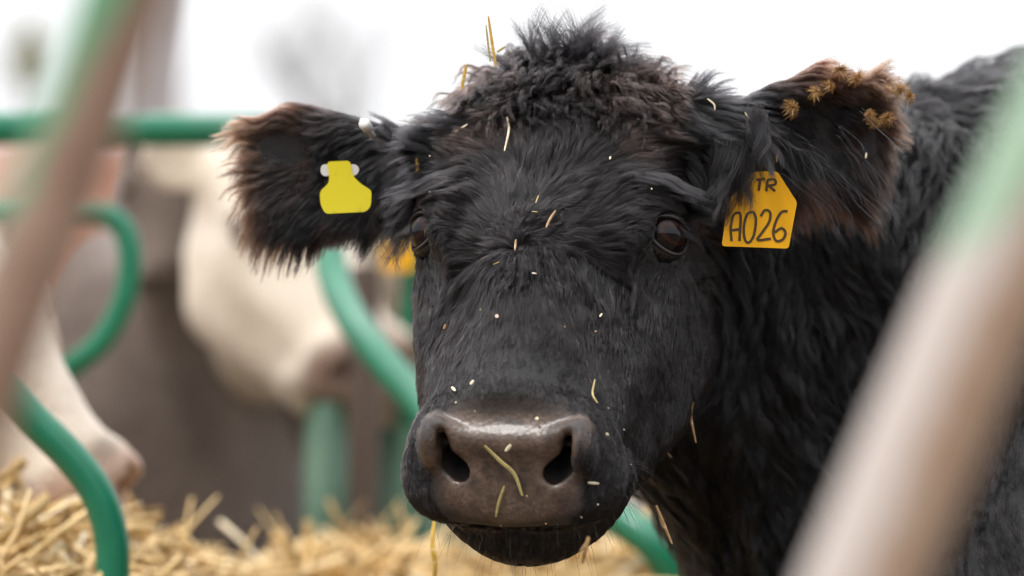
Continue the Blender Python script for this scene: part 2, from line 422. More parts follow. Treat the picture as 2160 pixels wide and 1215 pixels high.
for sx in (-1, 1):
    c = HP.world(sx * EYE[0], EYE[1], EYE[2])
    u, v, yv = [HP.wdir(np.array([sx * t[0], t[1], t[2]])) for t in EYE_AX]
    bm_v, bm_f = [], []
    NR, NS = 24, 36
    for i in range(NR + 1):
        th = math.pi * i / NR
        for j in range(NS):
            ph = 2 * math.pi * j / NS; R = EYE_R * .01
            bulge = 1 + .07 * math.exp(-(th / .55) ** 2)
            bm_v.append((R * math.sin(th) * math.cos(ph), R * math.sin(th) * math.sin(ph), R * math.cos(th) * bulge))
    for i in range(NR):
        for j in range(NS): bm_f.append((i * NS + j, i * NS + (j + 1) % NS, (i + 1) * NS + (j + 1) % NS, (i + 1) * NS + j))
    eo = mesh_obj('eye', bm_v, bm_f, M_EYE)
    # object frame: z outwards, x along the slit, y down
    M = Matrix([[*map(float, r)] for r in np.stack([v, yv, u], 1)]).to_4x4(); M.translation = Vector(c)
    eo.parent = root; eo.matrix_parent_inverse = root.matrix_world.inverted(); eo.matrix_basis = M
    # lids: a band of skin lying on the eyeball, rolled to a rim at the opening
    for nm, a0, a1, dy0 in (('upper_eyelid', math.pi, 2 * math.pi, .60), ('lower_eyelid', 0, math.pi, .68)):
        pts, vs, fs = [], [], []; NA, NB = 25, 9
        for i in range(NA):
            a = a0 + (a1 - a0) * i / (NA - 1)
            e = np.array([.92 * math.cos(a), dy0 * math.sin(a), 0]); e[2] = math.sqrt(max(.02, 1 - e @ e))
            o = np.array([math.cos(a) * .95, math.sin(a) * .95, -.31])
            for j in range(NB):
                q = nrm(e * (1 - j / (NB - 1)) + o * (j / (NB - 1))); R = EYE_R * .01 + .0010 + .0022 * math.sin(min(1, j / 3) * 1.57)
                vs.append(c + (q[0] * v + q[1] * yv + q[2] * u) * R)
            pts.append(c + (e[0] * v + e[1] * yv + e[2] * u) * (EYE_R * .01 + .0016))
        fs = [(i * NB + j, i * NB + j + 1, (i + 1) * NB + j + 1, (i + 1) * NB + j) for i in range(NA - 1) for j in range(NB - 1)]
        tv, tf = tube(pts, .0017, 8); k = len(vs)
        mesh_obj(nm, np.vstack([np.array(vs), tv]), fs + [tuple(q + k for q in f) for f in tf], M_LID, root)

# ------------------------------------------------------------------ fur
def sample_surface(V, F, n, dens, rng):
    a, b, c, d = V[F[:, 0]], V[F[:, 1]], V[F[:, 2]], V[F[:, 3]]
    area = .5 * (np.linalg.norm(np.cross(b - a, c - a), axis=1) + np.linalg.norm(np.cross(c - a, d - a), axis=1))
    cen = (a + b + c + d) / 4
    w = area * dens(cen)
    tot = w.sum()
    idx = rng.choice(len(F), n, p=w / tot)
    s, t = rng.random(n)[:, None], rng.random(n)[:, None]
    return (a[idx] * (1 - s) + b[idx] * s) * (1 - t) + (d[idx] * (1 - s) + c[idx] * s) * t
def project(p, it=3):
    for _ in range(it):
        p = p - FLD.grad(p) * FLD(p)[..., None] * .9
    return p
def unit(v): return v / (np.linalg.norm(v, axis=-1, keepdims=True) + 1e-9)
def tang(v, n): return v - n * (v * n).sum(-1, keepdims=True)

def grow(name, guides, length, flow, rng, per=20, spread=.004, clump=.7, cexp=1.2, lift=.25, droop=0.0, curl=0.0, curl_len=.012,
         npts=7, r0=.00012, r1=.00004, frizz=.0006, tint=None, stray=.06, mat=None, parent=None, free=False, tonevar=.5):
    """guide hairs that follow the flow over the skin, each with a tuft of hairs round it"""
    G = len(guides); p = project(guides.copy()); nrm0 = FLD.grad(p)
    L = np.broadcast_to(length, (G,)).copy() if np.ndim(length) else np.full(G, length)
    lf = np.broadcast_to(lift, (G,)); cu = np.broadcast_to(curl, (G,)); sp = np.broadcast_to(spread, (G,)); cl = np.broadcast_to(clump, (G,))
    path = [p]; cur = p.copy(); nn = nrm0; ph = rng.uniform(0, 6.28, G)
    for i in range(npts - 1):
        s = (i + .5) / (npts - 1)
        fl = flow(cur, nn); t = unit(fl if free else tang(fl, nn)); side = np.cross(t, nn)
        h = FLD(cur)
        want = L * lf * np.sin(min(1, s * 1.1) * 2.2) * .6
        up = np.clip((want - h) / (L / npts + 1e-6) * .8, -.9, 1.2) if not free else lf * (1 - s)
        w_ = ph + s * L / curl_len * 6.28
        d = t + nn * up[:, None] + (side * np.sin(w_)[:, None] + nn * (.6 * np.cos(w_))[:, None]) * cu[:, None]
        d[:, 2] -= droop * s
        cur = cur + unit(d) * (L / (npts - 1))[:, None]
        if not free: nn = FLD.grad(cur)
        path.append(cur.copy())
    path = np.stack(path, 1)                                   # G, npts, 3
    a = unit(np.cross(nrm0, [0.31, .52, .8])); b = np.cross(nrm0, a)
    r = np.sqrt(rng.random((G, per))) * sp[:, None]; th = rng.uniform(0, 6.28, (G, per))
    off = a[:, None] * (r * np.cos(th))[..., None] + b[:, None] * (r * np.sin(th))[..., None]
    rt = p[:, None] + off
    rt = project(rt, 2) - nrm0[:, None] * .0008
    off = rt - p[:, None]
    s = np.linspace(0, 1, npts)
    lenv = np.clip(rng.normal(.92, .14, (G, per)), .45, 1.3)
    rel = path[:, None] - p[:, None, None]                     # G,1,npts,3
    idx = s[None, None] * np.minimum(lenv, 1)[..., None] * (npts - 1)
    i0 = np.clip(idx.astype(int), 0, npts - 2); fr = idx - i0
    gi = np.arange(G)[:, None, None]
    rl = path[gi, i0] * (1 - fr[..., None]) + path[gi, i0 + 1] * fr[..., None] - p[:, None, None]
    cc = (cl[:, None] * np.where(rng.random((G, per)) < stray, .1, 1.0))[..., None, None]
    keep = 1 - cc * (s ** (1 / cexp))[None, None, :, None]
    pts = p[:, None, None] + rl + off[:, :, None] * keep
    fz = np.cumsum(rng.normal(0, 1, (G, per, npts, 3)), 2) * frizz * (s[None, None, :, None])
    pts = pts + fz * np.where(rng.random((G, per)) < stray, 2.5, 1)[..., None, None]
    pts = pts.reshape(-1, npts, 3).astype(np.float32); n = len(pts)
    cv = bpy.data.hair_curves.new(name); cv.add_curves([npts] * n)
    cv.attributes['position'].data.foreach_set('vector', pts.ravel())
    ra = cv.attributes.get('radius') or cv.attributes.new('radius', 'FLOAT', 'POINT')
    rad_ = (r0 + (r1 - r0) * s ** 1.3)[None] * rng.uniform(.75, 1.25, (n, 1))
    ra.data.foreach_set('value', rad_.astype(np.float32).ravel())
    ta = cv.attributes.new('tint', 'FLOAT_COLOR', 'POINT')
    col = tint(np.repeat(p, per, 0), s, rng) if tint else np.broadcast_to(np.array([.014, .0125, .0135]), (n, npts, 3))
    col = col * np.repeat(np.exp(rng.normal(0, tonevar, G)), per)[:, None, None]
    col = np.concatenate([np.clip(col, .001, .9), np.ones((n, npts, 1))], -1).astype(np.float32)
    ta.data.foreach_set('color', col.ravel())
    o = bpy.data.objects.new(name, cv); C.objects.link(o); cv.materials.append(mat or M_HAIR)
    if parent: o.parent = parent; o.matrix_parent_inverse = parent.matrix_world.inverted()
    return o

BLACK = np.array([.0052, .0048, .0054]); BROWN = np.array([.066, .026, .015]); TAN = np.array([.30, .15, .085]); DKBR = np.array([.028, .0165, .013])
CAM = np.array([0, -D, H])
def facing(p, lo=-.35):
    n = FLD.grad(p); v = unit(CAM - p); return ((n * v).sum(-1) > lo)
WX, WY, WZ = -.6, 25.3, 0
def local(p): return HP.loc(p[..., 0], p[..., 1], p[..., 2])
def earcoord(p, s):
    b, t, n, hw = EARS[s]; L = np.linalg.norm(t - b); u = (t - b) / L; nn = nrm(n - u * np.dot(n, u)); v = np.cross(nn, u)
    q = p - b; return (q @ u) / L, q @ v, q @ nn, u, v, nn
def is_ear(p):
    m = np.zeros(p.shape[:-1], bool)
    for s in 'lr':
        b, t, n, hw = EARS[s]
        a = earcoord(p, s)[0]
        m |= (ear_sdf((p[..., 0], p[..., 1], p[..., 2]), b, t, n, hw) < .004) & (a > -.02)
    return m
def head_d(p): return head_sdf(local(p), False) * .01
def is_head(p):
    X, Y, Z = local(p)
    return (~is_ear(p)) & (head_d(p) < .012) & (Y < 50)
def eye_dist(p):
    X, Y, Z = local(p); return np.sqrt((np.abs(X) - EYE[0]) ** 2 + (Y - EYE[1]) ** 2 + (Z - EYE[2]) ** 2)

def face_flow(p, n):
    X, Y, Z = local(p)
    dx, dy = X - WX, Y - WY
    r = np.sqrt(dx * dx + dy * dy) + .4
    sw = .55 * np.exp(-r / 4)
    fx, fy, fz = (dx - sw * dy) / r, (dy + sw * dx) / r, 0 * X
    fx = np.where(dy > 0, fx * .55, fx); fy = np.where(dy > 0, fy + .35, fy)
    up = sstep(-dy, 4, 12) * sstep(np.abs(X), 2, 9); fx = fx + np.sign(X) * .7 * up; fy = fy + .35 * up; fz = fz - .3 * up
    # temples and cheeks: back and down
    ck = sstep(-Z, 6, 11) * sstep(Y, 12, 20)
    fx = fx * (1 - ck); fy = fy * (1 - ck) + ck * .75; fz = fz * (1 - ck) - ck * .75
    # crown: locks fall over the forehead and to the sides
    cr = 1 - sstep(Y, 8.5, 12.5)
    cx, cy = X * .12, .75
    fx = fx * (1 - cr) + cr * cx; fy = fy * (1 - cr) + cr * cy; fz = fz * (1 - cr) - .25 * cr
    # over the brow the hair runs outwards
    br = np.exp(-((np.abs(X) - 9.3) ** 2 / 5 + (Y - 16.8) ** 2 / 4 )) * 1.6 * (Z > -8)
    fx = fx * (1 - np.clip(br, 0, 1)) + np.sign(X) * br; fy = fy * (1 - np.clip(br, 0, 1)) + .1 * br
    # below the eye: down the face
    be = np.exp(-((np.abs(X) - 10) ** 2 / 6 + (Y - 24.5) ** 2 / 8)) * 1.5
    fx = fx * (1 - np.clip(be, 0, 1)); fy = fy * (1 - np.clip(be, 0, 1)) + be
    v = HP.wdir(np.stack([fx, fy, fz], -1))
    return unit(v) + vnoise(p, .016) * .32 + vnoise(p + 5, .05) * .26 + vnoise(p + 8, .008) * (.12 + .22 * sstep(30 - Y, 0, 8))[..., None]

def face_tint(p, s, rng):
    X, Y, Z = local(p); n = len(p)
    nz = vnoise(p + 3, .03)[..., 0]
    b = (1 - sstep(Y, 13, 18)) * np.clip(.40 + nz * .9, 0, 1) * sstep(np.abs(X), 0, 7)
    b = np.maximum(b, .12 * rng.random(n))
    spec = (rng.random(n) < .02)
    tip = np.clip(s, 0, 1)[None] ** 1.2
    col = BLACK + (DKBR * 1.25 - BLACK) * (b[:, None] * (.4 + .6 * tip))[..., None]
    col = col + spec[:, None, None] * np.array([.06, .035, .02]) * tip[..., None]
    return col * rng.uniform(.7, 1.4, (n, 1, 1))

def make_fur():
    rng = np.random.default_rng(11)
    vis = lambda p: facing(p)
    headf = lambda p: is_head(p) & vis(p) & (pad_mask(p) < .14) & ~in_nostril(p) & (eye_dist(p) > 2.32)
    def thin(p, m): return p[m]
    # short coat of face, muzzle and cheeks
    g = sample_surface(V, Fc, 42000, lambda c: headf(c).astype(float) * (1 + .6 * (local(c)[2] > -12)), rng)
    g = project(g); X, Y, Z = local(g); ed = eye_dist(g)
    L = np.interp(Y, [0, 6, 12, 18, 26, 31, 36, 40, 46], [3.0, 3.4, 3.4, 3.2, 2.4, 1.25, .75, .42, .35])
    ck = sstep(-Z, 5, 10); L = L * (1 - ck) + ck * np.interp(Y, [10, 20, 34, 44], [2.2, 1.2, 1.1, .8])
    L = L * np.interp(ed, [2.1, 3.0, 5.5], [.22, .40, 1.0])
    L = np.where((Z < -12.3) & (Y > 33), np.maximum(L, 1.0), L); L = np.where((np.abs(X) > 6.6) & (Y > 37), np.maximum(L, .6), L)
    L = np.maximum(L * rng.uniform(.8, 1.2, len(g)), .28) * .01
    crown = 1 - sstep(Y, 8, 13)
    m = Y < 37.5
    kw = dict(tint=face_tint, parent=root)
    lift = (np.interp(L, [.003, .01, .03], [.13, .17, .27]) + .3 * crown) * np.clip(1 + 1.2 * vnoise(g + 4, .010)[:, 0], .25, 2.2)
    grow('coat', g[m], L[m], face_flow, rng, per=6, spread=(.0016 + .0018 * sstep(L, .008, .025))[m], clump=(.35 + .55 * sstep(L, .006, .018))[m],
         lift=lift[m], curl=(.10 + .70 * crown * (1 - sstep(np.abs(X), 3.5, 7)))[m], curl_len=.024, npts=8, r0=.00016, r1=.00005, frizz=.00018, tonevar=.7, **kw)
    m = ~m
    grow('muzzle_hair', g[m], L[m], face_flow, rng, per=8, spread=.0026, clump=.45, lift=.3, npts=4, r0=.00015, r1=.00005, frizz=.00015, tonevar=.9, **kw)
    # the heart of the whorl, where the hairs rise before they part
    g = project(HP.world(WX + rng.normal(0, 1.3, 1500), WY + rng.normal(0, 1.3, 1500), np.full(1500, 0.)), 6)
    grow('coat', g, .017 * rng.uniform(.6, 1.2, 1500), lambda p, n: face_flow(p, n) + vnoise(p, .006) * .8, rng, per=6, spread=.002, clump=.7, lift=.5, curl=.2, npts=7,
         r0=.00016, r1=.00005, frizz=.0002, tint=face_tint, parent=root, tonevar=.7)
    # whiskers of muzzle and chin
    wg = sample_surface(V, Fc, 170, lambda c: (is_head(c) & (local(c)[1] > 38) & (local(c)[2] < -9) & (pad_mask(c) < .3)).astype(float), rng)
    wn = FLD.grad(wg); wd = unit(wn + np.array([0, -.1, -.55]) + rng.normal(0, .25, wn.shape)); s = np.linspace(0, 1, 7); wl = rng.uniform(.008, .030, len(wg))
    wp = wg[:, None] + wd[:, None] * (s[None] * wl[:, None])[..., None]; wp[:, :, 2] -= (s[None] ** 2) * (wl * .3)[:, None]
    add_hairs('whiskers', wp, .00013, .00004, np.broadcast_to(BLACK * 2, (len(wg), 7, 3)), root)
    # curly forelock
    g = sample_surface(V, Fc, 900, lambda c: (is_head(c) & (local(c)[1] < 11.5) & (local(c)[2] > -14)).astype(float) * (1.15 - sstep(np.abs(local(c)[0]), 3.5, 7.5)), rng)
    X, Y, Z = local(g)
    def lock_flow(p, n):
        x, y, z = local(p)
        a = vnoise(p * [1, 1, 1] + 9, .035)
        return HP.wdir(np.stack([np.sign(x) * np.minimum(np.abs(x) * .10, .8), .8 + 0 * x, -.1 + 0 * x], -1)) + a * 1.3
    grow('forelock', g, rng.uniform(.032, .068, len(g)) * (1 - .5 * sstep(Y, 5, 11.5)), lock_flow, rng, per=26, spread=.0046, clump=.9, cexp=1.8, lift=rng.uniform(.3, 1.0, len(g)), curl=.62, curl_len=.034,
         npts=12, r0=.00014, r1=.00005, frizz=.00030, stray=.07, tonevar=.6, **kw)
    # spikes standing on the crown
    c0 = HP.world(-.6, 3.2, -3.5)
    g = project(c0 + rng.normal(0, 1, (46, 3)) * [.0175, .015, .006])
    def up_flow(p, n):
        o = unit(p - c0 + np.array([0, .0, .035])) ; return o + n * .2
    def spike(g, dirs, L, name, per=30, spread=.004, r0=.00014, droop=.0, **k2):
        nonlocal rng
        G = len(g); npts = 8; s = np.linspace(0, 1, npts)
        return G
    # free-standing hairs need no skin to follow: build them straight from the direction
    n = 46 * 55; gi = rng.integers(0, 46, n); base = g[gi] + rng.normal(0, .003, (n, 3))
    dirs = unit((g - c0) * [26, 10, 0] + np.array([.05, -.15, .75]) + rng.normal(0, .16, (46, 3)))[gi] + rng.normal(0, .06, (n, 3))
    Ls = rng.uniform(.026, .064, 46)[gi] * rng.uniform(.7, 1.1, n)
    s = np.linspace(0, 1, 8)
    pts = base[:, None] + dirs[:, None] * (s[None] * Ls[:, None])[..., None]
    pts = pts + (g[gi] - base)[:, None] * (s[None, :, None] ** .7) * .93
    side = unit(np.cross(dirs, [0, 1, 0])); bend = rng.normal(0, .4, 46)[gi]
    pts = pts + side[:, None] * (s[None] ** 2 * (Ls * bend)[:, None])[..., None]
    pts[:, :, 2] -= (s[None] ** 2.5) * (Ls * .12)[:, None]
    add_hairs('crown_tuft', pts, .00017, .00006, np.broadcast_to(BLACK * 1.2, (n, 8, 3)), root)
    # brow lashes
    for sx in (-1, 1):
        gg = rng.random((330, 2)); X = 6.8 + gg[:, 0] * 4.0; Y = EYE[1] - 2.5 - 1.3 * gg[:, 1] - .3 * gg[:, 0]; Z = -2.6 - (gg[:, 0] ** 1.5) * 3.2
        g = project(HP.world(sx * X, Y, Z), 6)
        def bf(p, n, sx=sx):
            return HP.wdir(np.array([sx * 1.0, .42, .05])) + vnoise(p, .02) * .3
        grow('brow_hair', g, rng.uniform(.020, .040, len(g)), bf, rng, free=True, per=13, spread=.003, clump=.6, lift=.45, droop=.25, curl=.08, npts=8, r0=.00012, r1=.00003, frizz=.0002,
             stray=.15, tint=lambda p, s, r: np.broadcast_to(BLACK * 2.4, (len(p), len(s), 3)), parent=root)
        # short hair over the lids
        nh = 2600; an = rng.uniform(0, 2 * math.pi, nh); low = np.sin(an) > 0; fr_ = rng.uniform(.12, .95, nh)
        cE = HP.world(sx * EYE[0], EYE[1], EYE[2]); uE, vE, yE = [HP.wdir(np.array([sx * q[0], q[1], q[2]])) for q in EYE_AX]
        e_ = np.stack([.92 * np.cos(an), np.where(low, .68, .60) * np.sin(an)], 1); e_ = np.concatenate([e_, np.sqrt(np.maximum(.02, 1 - (e_ ** 2).sum(1)))[:, None]], 1)
        o_ = np.stack([np.cos(an) * .95, np.sin(an) * .95, np.full(nh, -.31)], 1)
        q_ = unit(e_ * (1 - fr_)[:, None] + o_ * fr_[:, None]); fw = unit(o_ - e_); B_ = np.stack([vE, yE, uE], 0)
        d_ = unit(fw + q_ * .25 + np.array([0, .25, 0]) + rng.normal(0, .18, (nh, 3))) @ B_
        s = np.linspace(0, 1, 5); b_ = cE + (q_ @ B_) * (EYE_R * .01 + .0032)
        lp = b_[:, None] + d_[:, None] * (s[None] * rng.uniform(.003, .007, nh)[:, None])[..., None] - (q_ @ B_)[:, None] * (s ** 2 * .0012)[None, :, None]
        add_hairs('eyelid_hair', lp, .00014, .00005, BLACK * rng.uniform(.6, 2.2, (nh, 1, 1)) * np.ones((nh, 5, 3)), root)
        t = np.linspace(.06, .94, 60); c = HP.world(sx * EYE[0], EYE[1], EYE[2]); u, v, yv = [HP.wdir(np.array([sx * q[0], q[1], q[2]])) for q in EYE_AX]
        an = math.pi * (1 + t); e = np.stack([.9 * np.cos(an), .62 * np.sin(an)], 1); dz = np.sqrt(np.maximum(.05, 1 - (e ** 2).sum(1)))
        b0 = c + (e[:, :1] * v + e[:, 1:] * yv + dz[:, None] * u) * .0215
        s = np.linspace(0, 1, 7)
        dd = unit(u * .9 + e[:, :1] * v * .6 + yv * .10 + rng.normal(0, .1, (60, 3)))
        pts = b0[:, None] + dd[:, None] * (s * .016)[None, :, None] + yv * (s ** 2 * .003)[None, :, None]
        add_hairs('eyelash', pts, .00016, .00005, np.broadcast_to(BLACK, (60, 7, 3)), root)
    # ears
    for sd in 'lr':
        b, t, nn, hw = EARS[sd]; _, _, _, eu, ev, en = earcoord(b[None], sd)
        earf = lambda c: (ear_sdf((c[..., 0], c[..., 1], c[..., 2]), b, t, nn, hw) < .005) & (earcoord(c, sd)[0] > -.15)
        g = sample_surface(V, Fc, 1700, lambda c: earf(c).astype(float) * (.45 + 1.0 * (np.abs(earcoord(c, sd)[1]) > hw * .55) + .6 * (earcoord(c, sd)[0] > .75)), rng)
        a, bb, cc = earcoord(g, sd)[:3]
        def ef(p, n):
            a_, b_, c_ = earcoord(p, sd)[:3]
            return eu * .8 + ev * (np.clip(b_ / hw, -1, 1) * np.where(b_ * ev[2] > 0, .60 - (.30 if sd == 'l' else -.15) * sstep(a_, .6, .95), 1.0))[:, None] + np.array([0, 0, -.30 if sd == 'l' else -.38]) + vnoise(p, .026) * .60
        edge = sstep(np.abs(bb) / hw, .3, .95); tipm = sstep(a, .55, .95)
        L = (.022 + .012 * edge + .006 * tipm) * rng.uniform(.55, 1.45, len(g)) * (1 + .45 * vnoise(g, .022)[:, 1])
        def et(p, s, r):
            a_, b_, c_ = earcoord(p, sd)[:3]; n = len(p)
            lo = b_ * ev[2] / hw       # >0 upper edge
            nz = vnoise(p + 2, .022)[:, 1]
            br = .8 * sstep(a_ + .3 * nz, .68, 1.02) + (1.0 if sd == 'r' else .10) * sstep(np.abs(b_) / hw + .4 * nz, .55, .95) * sstep(a_, .25, .55)
            br = np.clip(br, 0, 1); tip = s[None] ** 1.5
            tc_ = np.where((a_ > .80)[:, None], TAN * (.36 if sd == 'l' else .26), BROWN * (1.25 if sd == 'r' else 1))
            col = BLACK + (DKBR - BLACK) * br[:, None, None] + (tc_ - DKBR)[:, None] * (br[:, None] * tip)[..., None] * .85
            return col * r.uniform(.7, 1.35, (n, 1, 1))
        g0 = sample_surface(V, Fc, 1500, lambda c: (ear_sdf((c[..., 0], c[..., 1], c[..., 2]), b, t, nn, hw) < .006).astype(float), rng)
        grow('ear_fur', g0, .019 * rng.uniform(.7, 1.3, 1500), ef, rng, free=True, per=22, spread=.0065, clump=.5, lift=.22, droop=.2, npts=6, r0=.00016, r1=.00006, frizz=.0003,
             tint=et, parent=root)
        rootd = lambda c: rcone((c[..., 0], c[..., 1], c[..., 2]), b + (t - b) * -.14, b + (t - b) * .16, .034, .022) < .016
        g0 = sample_surface(V, Fc, 900, lambda c: (rootd(c) & (head_d(c) > .001)).astype(float), rng)
        grow('ear_fur', g0, .032 * rng.uniform(.6, 1.25, 900), lambda p, n: ef(p, n) * .8 + n * .25, rng, free=True, per=22, spread=.0055, clump=.85, cexp=1.4, lift=.2, droop=.4, curl=.2,
             curl_len=.03, npts=8, r0=.00015, r1=.00005, frizz=.0003, tint=lambda p, s, r: np.broadcast_to(BLACK * 1.3, (len(p), len(s), 3)) * r.uniform(.6, 1.5, (len(p), 1, 1)), parent=root)
        grow('ear_fur', g, L, ef, rng, free=True, per=30, spread=.0060, clump=.94, cexp=1.5, lift=.42, droop=.45, curl=.3, curl_len=.03, npts=9, r0=.00015, r1=.00005, frizz=.00028,
             stray=.15, tint=et, parent=root)
    # long locks hanging from the root of the ear over the numbered tag, and stray hairs in the ear
    def hang(nl, per, cx, cy, sx_, sy_, yd, L0, L1, dvec, sag, r0=.00014, tone=1.2, sp=.0035, curl=.006):
        c = P(cx, cy, yd) + rng.normal(0, 1, (nl, 3)) * [sx_ * K, .004, sy_ * K]
        n = nl * per; gi = np.repeat(np.arange(nl), per); base = c[gi] + rng.normal(0, sp, (n, 3))
        d = unit(np.array(dvec) + rng.normal(0, .16, (nl, 3)))[gi] + rng.normal(0, .03, (n, 3)); L = rng.uniform(L0, L1, nl)[gi] * rng.uniform(.75, 1.05, n)
        s = np.linspace(0, 1, 11); pts = base[:, None] + d[:, None] * (s[None] * L[:, None])[..., None]
        pts = pts + (c[gi] - base)[:, None] * (s[None, :, None] ** .8) * .88
        ph = rng.uniform(0, 6.28, nl)[gi]; fq = rng.uniform(4, 9, nl)[gi]
        pts[:, :, 0] += np.sin(ph[:, None] + s[None] * fq[:, None]) * curl * s[None]; pts[:, :, 1] += np.cos(ph[:, None] + s[None] * fq[:, None]) * curl * .5 * s[None]
        pts[:, :, 2] -= sag * s[None] ** 2
        add_hairs('ear_fur', pts, r0, .00005, BLACK * tone * rng.uniform(.6, 1.6, (n, 1, 1)) * np.ones((n, 11, 3)), root)
    hang(30, 40, 1546, 322, 19, 16, -.012, .034, .052, (-.10, -.10, -1), .004)
    hang(12, 40, 1592, 250, 11, 24, -.016, .030, .048, (.25, -.15, -1), .004, tone=1.8)
    hang(18, 3, 1690, 300, 60, 30, .0, .045, .08, (.8, -.2, -.5), .035, r0=.00012, tone=2.0, sp=.002, curl=.008)
    hang(20, 24, 850, 420, 22, 26, .065, .03, .05, (-.35, -.1, -.9), .01)
    # neck, shoulder and back
    rest = lambda c: (~is_ear(c)) & (head_d(c) > .008) & (c[..., 0] < 1.0) & (c[..., 2] > H - .36) & facing(c, -.45) & (c[..., 0] > -.05)
    g = sample_surface(V, Fc, 8800, lambda c: rest(c) * (1 - .55 * sstep(c[..., 0], .5, .75)), rng)
    def nf(p, n):
        v = np.array([.18, -.12, -1.0]) + vnoise(p * [1, 1, .4], .06) * .60 + vnoise(p * [1, 1, .4] + 7, .022) * .30
        top = sstep(p[..., 2], H + .12, H + .20)[:, None]
        return v * (1 - top) + top * (np.array([.55, -.55, -.12]) + vnoise(p, .03) * .6)
    near = 1 - sstep(g[:, 1], .05, .14)      # near shoulder: short and straight
    L = (.074 * (1 - near) + .022 * near) * rng.uniform(.6, 1.25, len(g))
    grow('neck_fur', g, L, nf, rng, per=20, spread=.0075 - .002 * near, clump=.88 - .25 * near, cexp=1.5, lift=.10 + .30 * np.clip(vnoise(g, .02)[:, 0] + .5, 0, 1), curl=.30 * (1 - near) + .08, curl_len=.050, npts=12, r0=.00019,
         r1=.00007, frizz=.00035, stray=.06, tint=lambda p, s, r: np.broadcast_to(BLACK * .8, (len(p), len(s), 3)) * r.uniform(.7, 1.5, (len(p), 1, 1)), parent=root)
    g = sample_surface(V, Fc, 5200, lambda c: rest(c).astype(float), rng)
    grow('undercoat', g, .022 * rng.uniform(.75, 1.2, len(g)), nf, rng, per=9, spread=.007, clump=.4, lift=.25, curl=.3, npts=6, r0=.00022, r1=.00008, frizz=.0004, parent=root)
    # chin
def add_hairs(name, pts, r0, r1, col, parent):
    n, k = pts.shape[:2]; s = np.linspace(0, 1, k)
    cv = bpy.data.hair_curves.new(name); cv.add_curves([k] * n)
    cv.attributes['position'].data.foreach_set('vector', pts.astype(np.float32).ravel())
    ra = cv.attributes.get('radius') or cv.attributes.new('radius', 'FLOAT', 'POINT')
    ra.data.foreach_set('value', np.broadcast_to((r0 + (r1 - r0) * s ** 1.3)[None], (n, k)).astype(np.float32).ravel())
    ta = cv.attributes.new('tint', 'FLOAT_COLOR', 'POINT')
    ta.data.foreach_set('color', np.concatenate([col, np.ones((n, k, 1))], -1).astype(np.float32).ravel())
    o = bpy.data.objects.new(name, cv); C.objects.link(o); cv.materials.append(M_HAIR)
    if parent: o.parent = parent; o.matrix_parent_inverse = parent.matrix_world.inverted()
    return o
if FUR: make_fur()
# ================================================================== ground and distance
def soil():
    m = Mat('muddy ground'); n = m.noise(.8, 6); c = m.ramp(n, [(.3, (.055, .040, .030)), (.7, (.13, .10, .075))]); m.set(Base_Color=c, Roughness=.9); m.bump(m.noise(14, 5), .6, .03); return m.m
gv, gf = [], []
N = 60; xs = np.sign(np.linspace(-1, 1, N)) * np.abs(np.linspace(-1, 1, N)) ** 3 * 600
GX, GY = np.meshgrid(xs, xs, indexing='ij'); GZ = 11 * np.clip((-GY - 14) / 22, 0, 1) ** 2 * (3 - 2 * np.clip((-GY - 14) / 22, 0, 1)) + vnoise(np.stack([GX, GY, GX * 0], -1), 3.0)[..., 2] * .04 - .04  # added rise behind the camera, shaped to block low sky light and reflections
ids = np.arange(N * N).reshape(N, N)
gfq = np.stack([ids[:-1, :-1], ids[1:, :-1], ids[1:, 1:], ids[:-1, 1:]], -1).reshape(-1, 4)
tag(mesh_obj('ground', np.stack([GX, GY, GZ], -1).reshape(-1, 3), gfq, soil()), kind='structure')

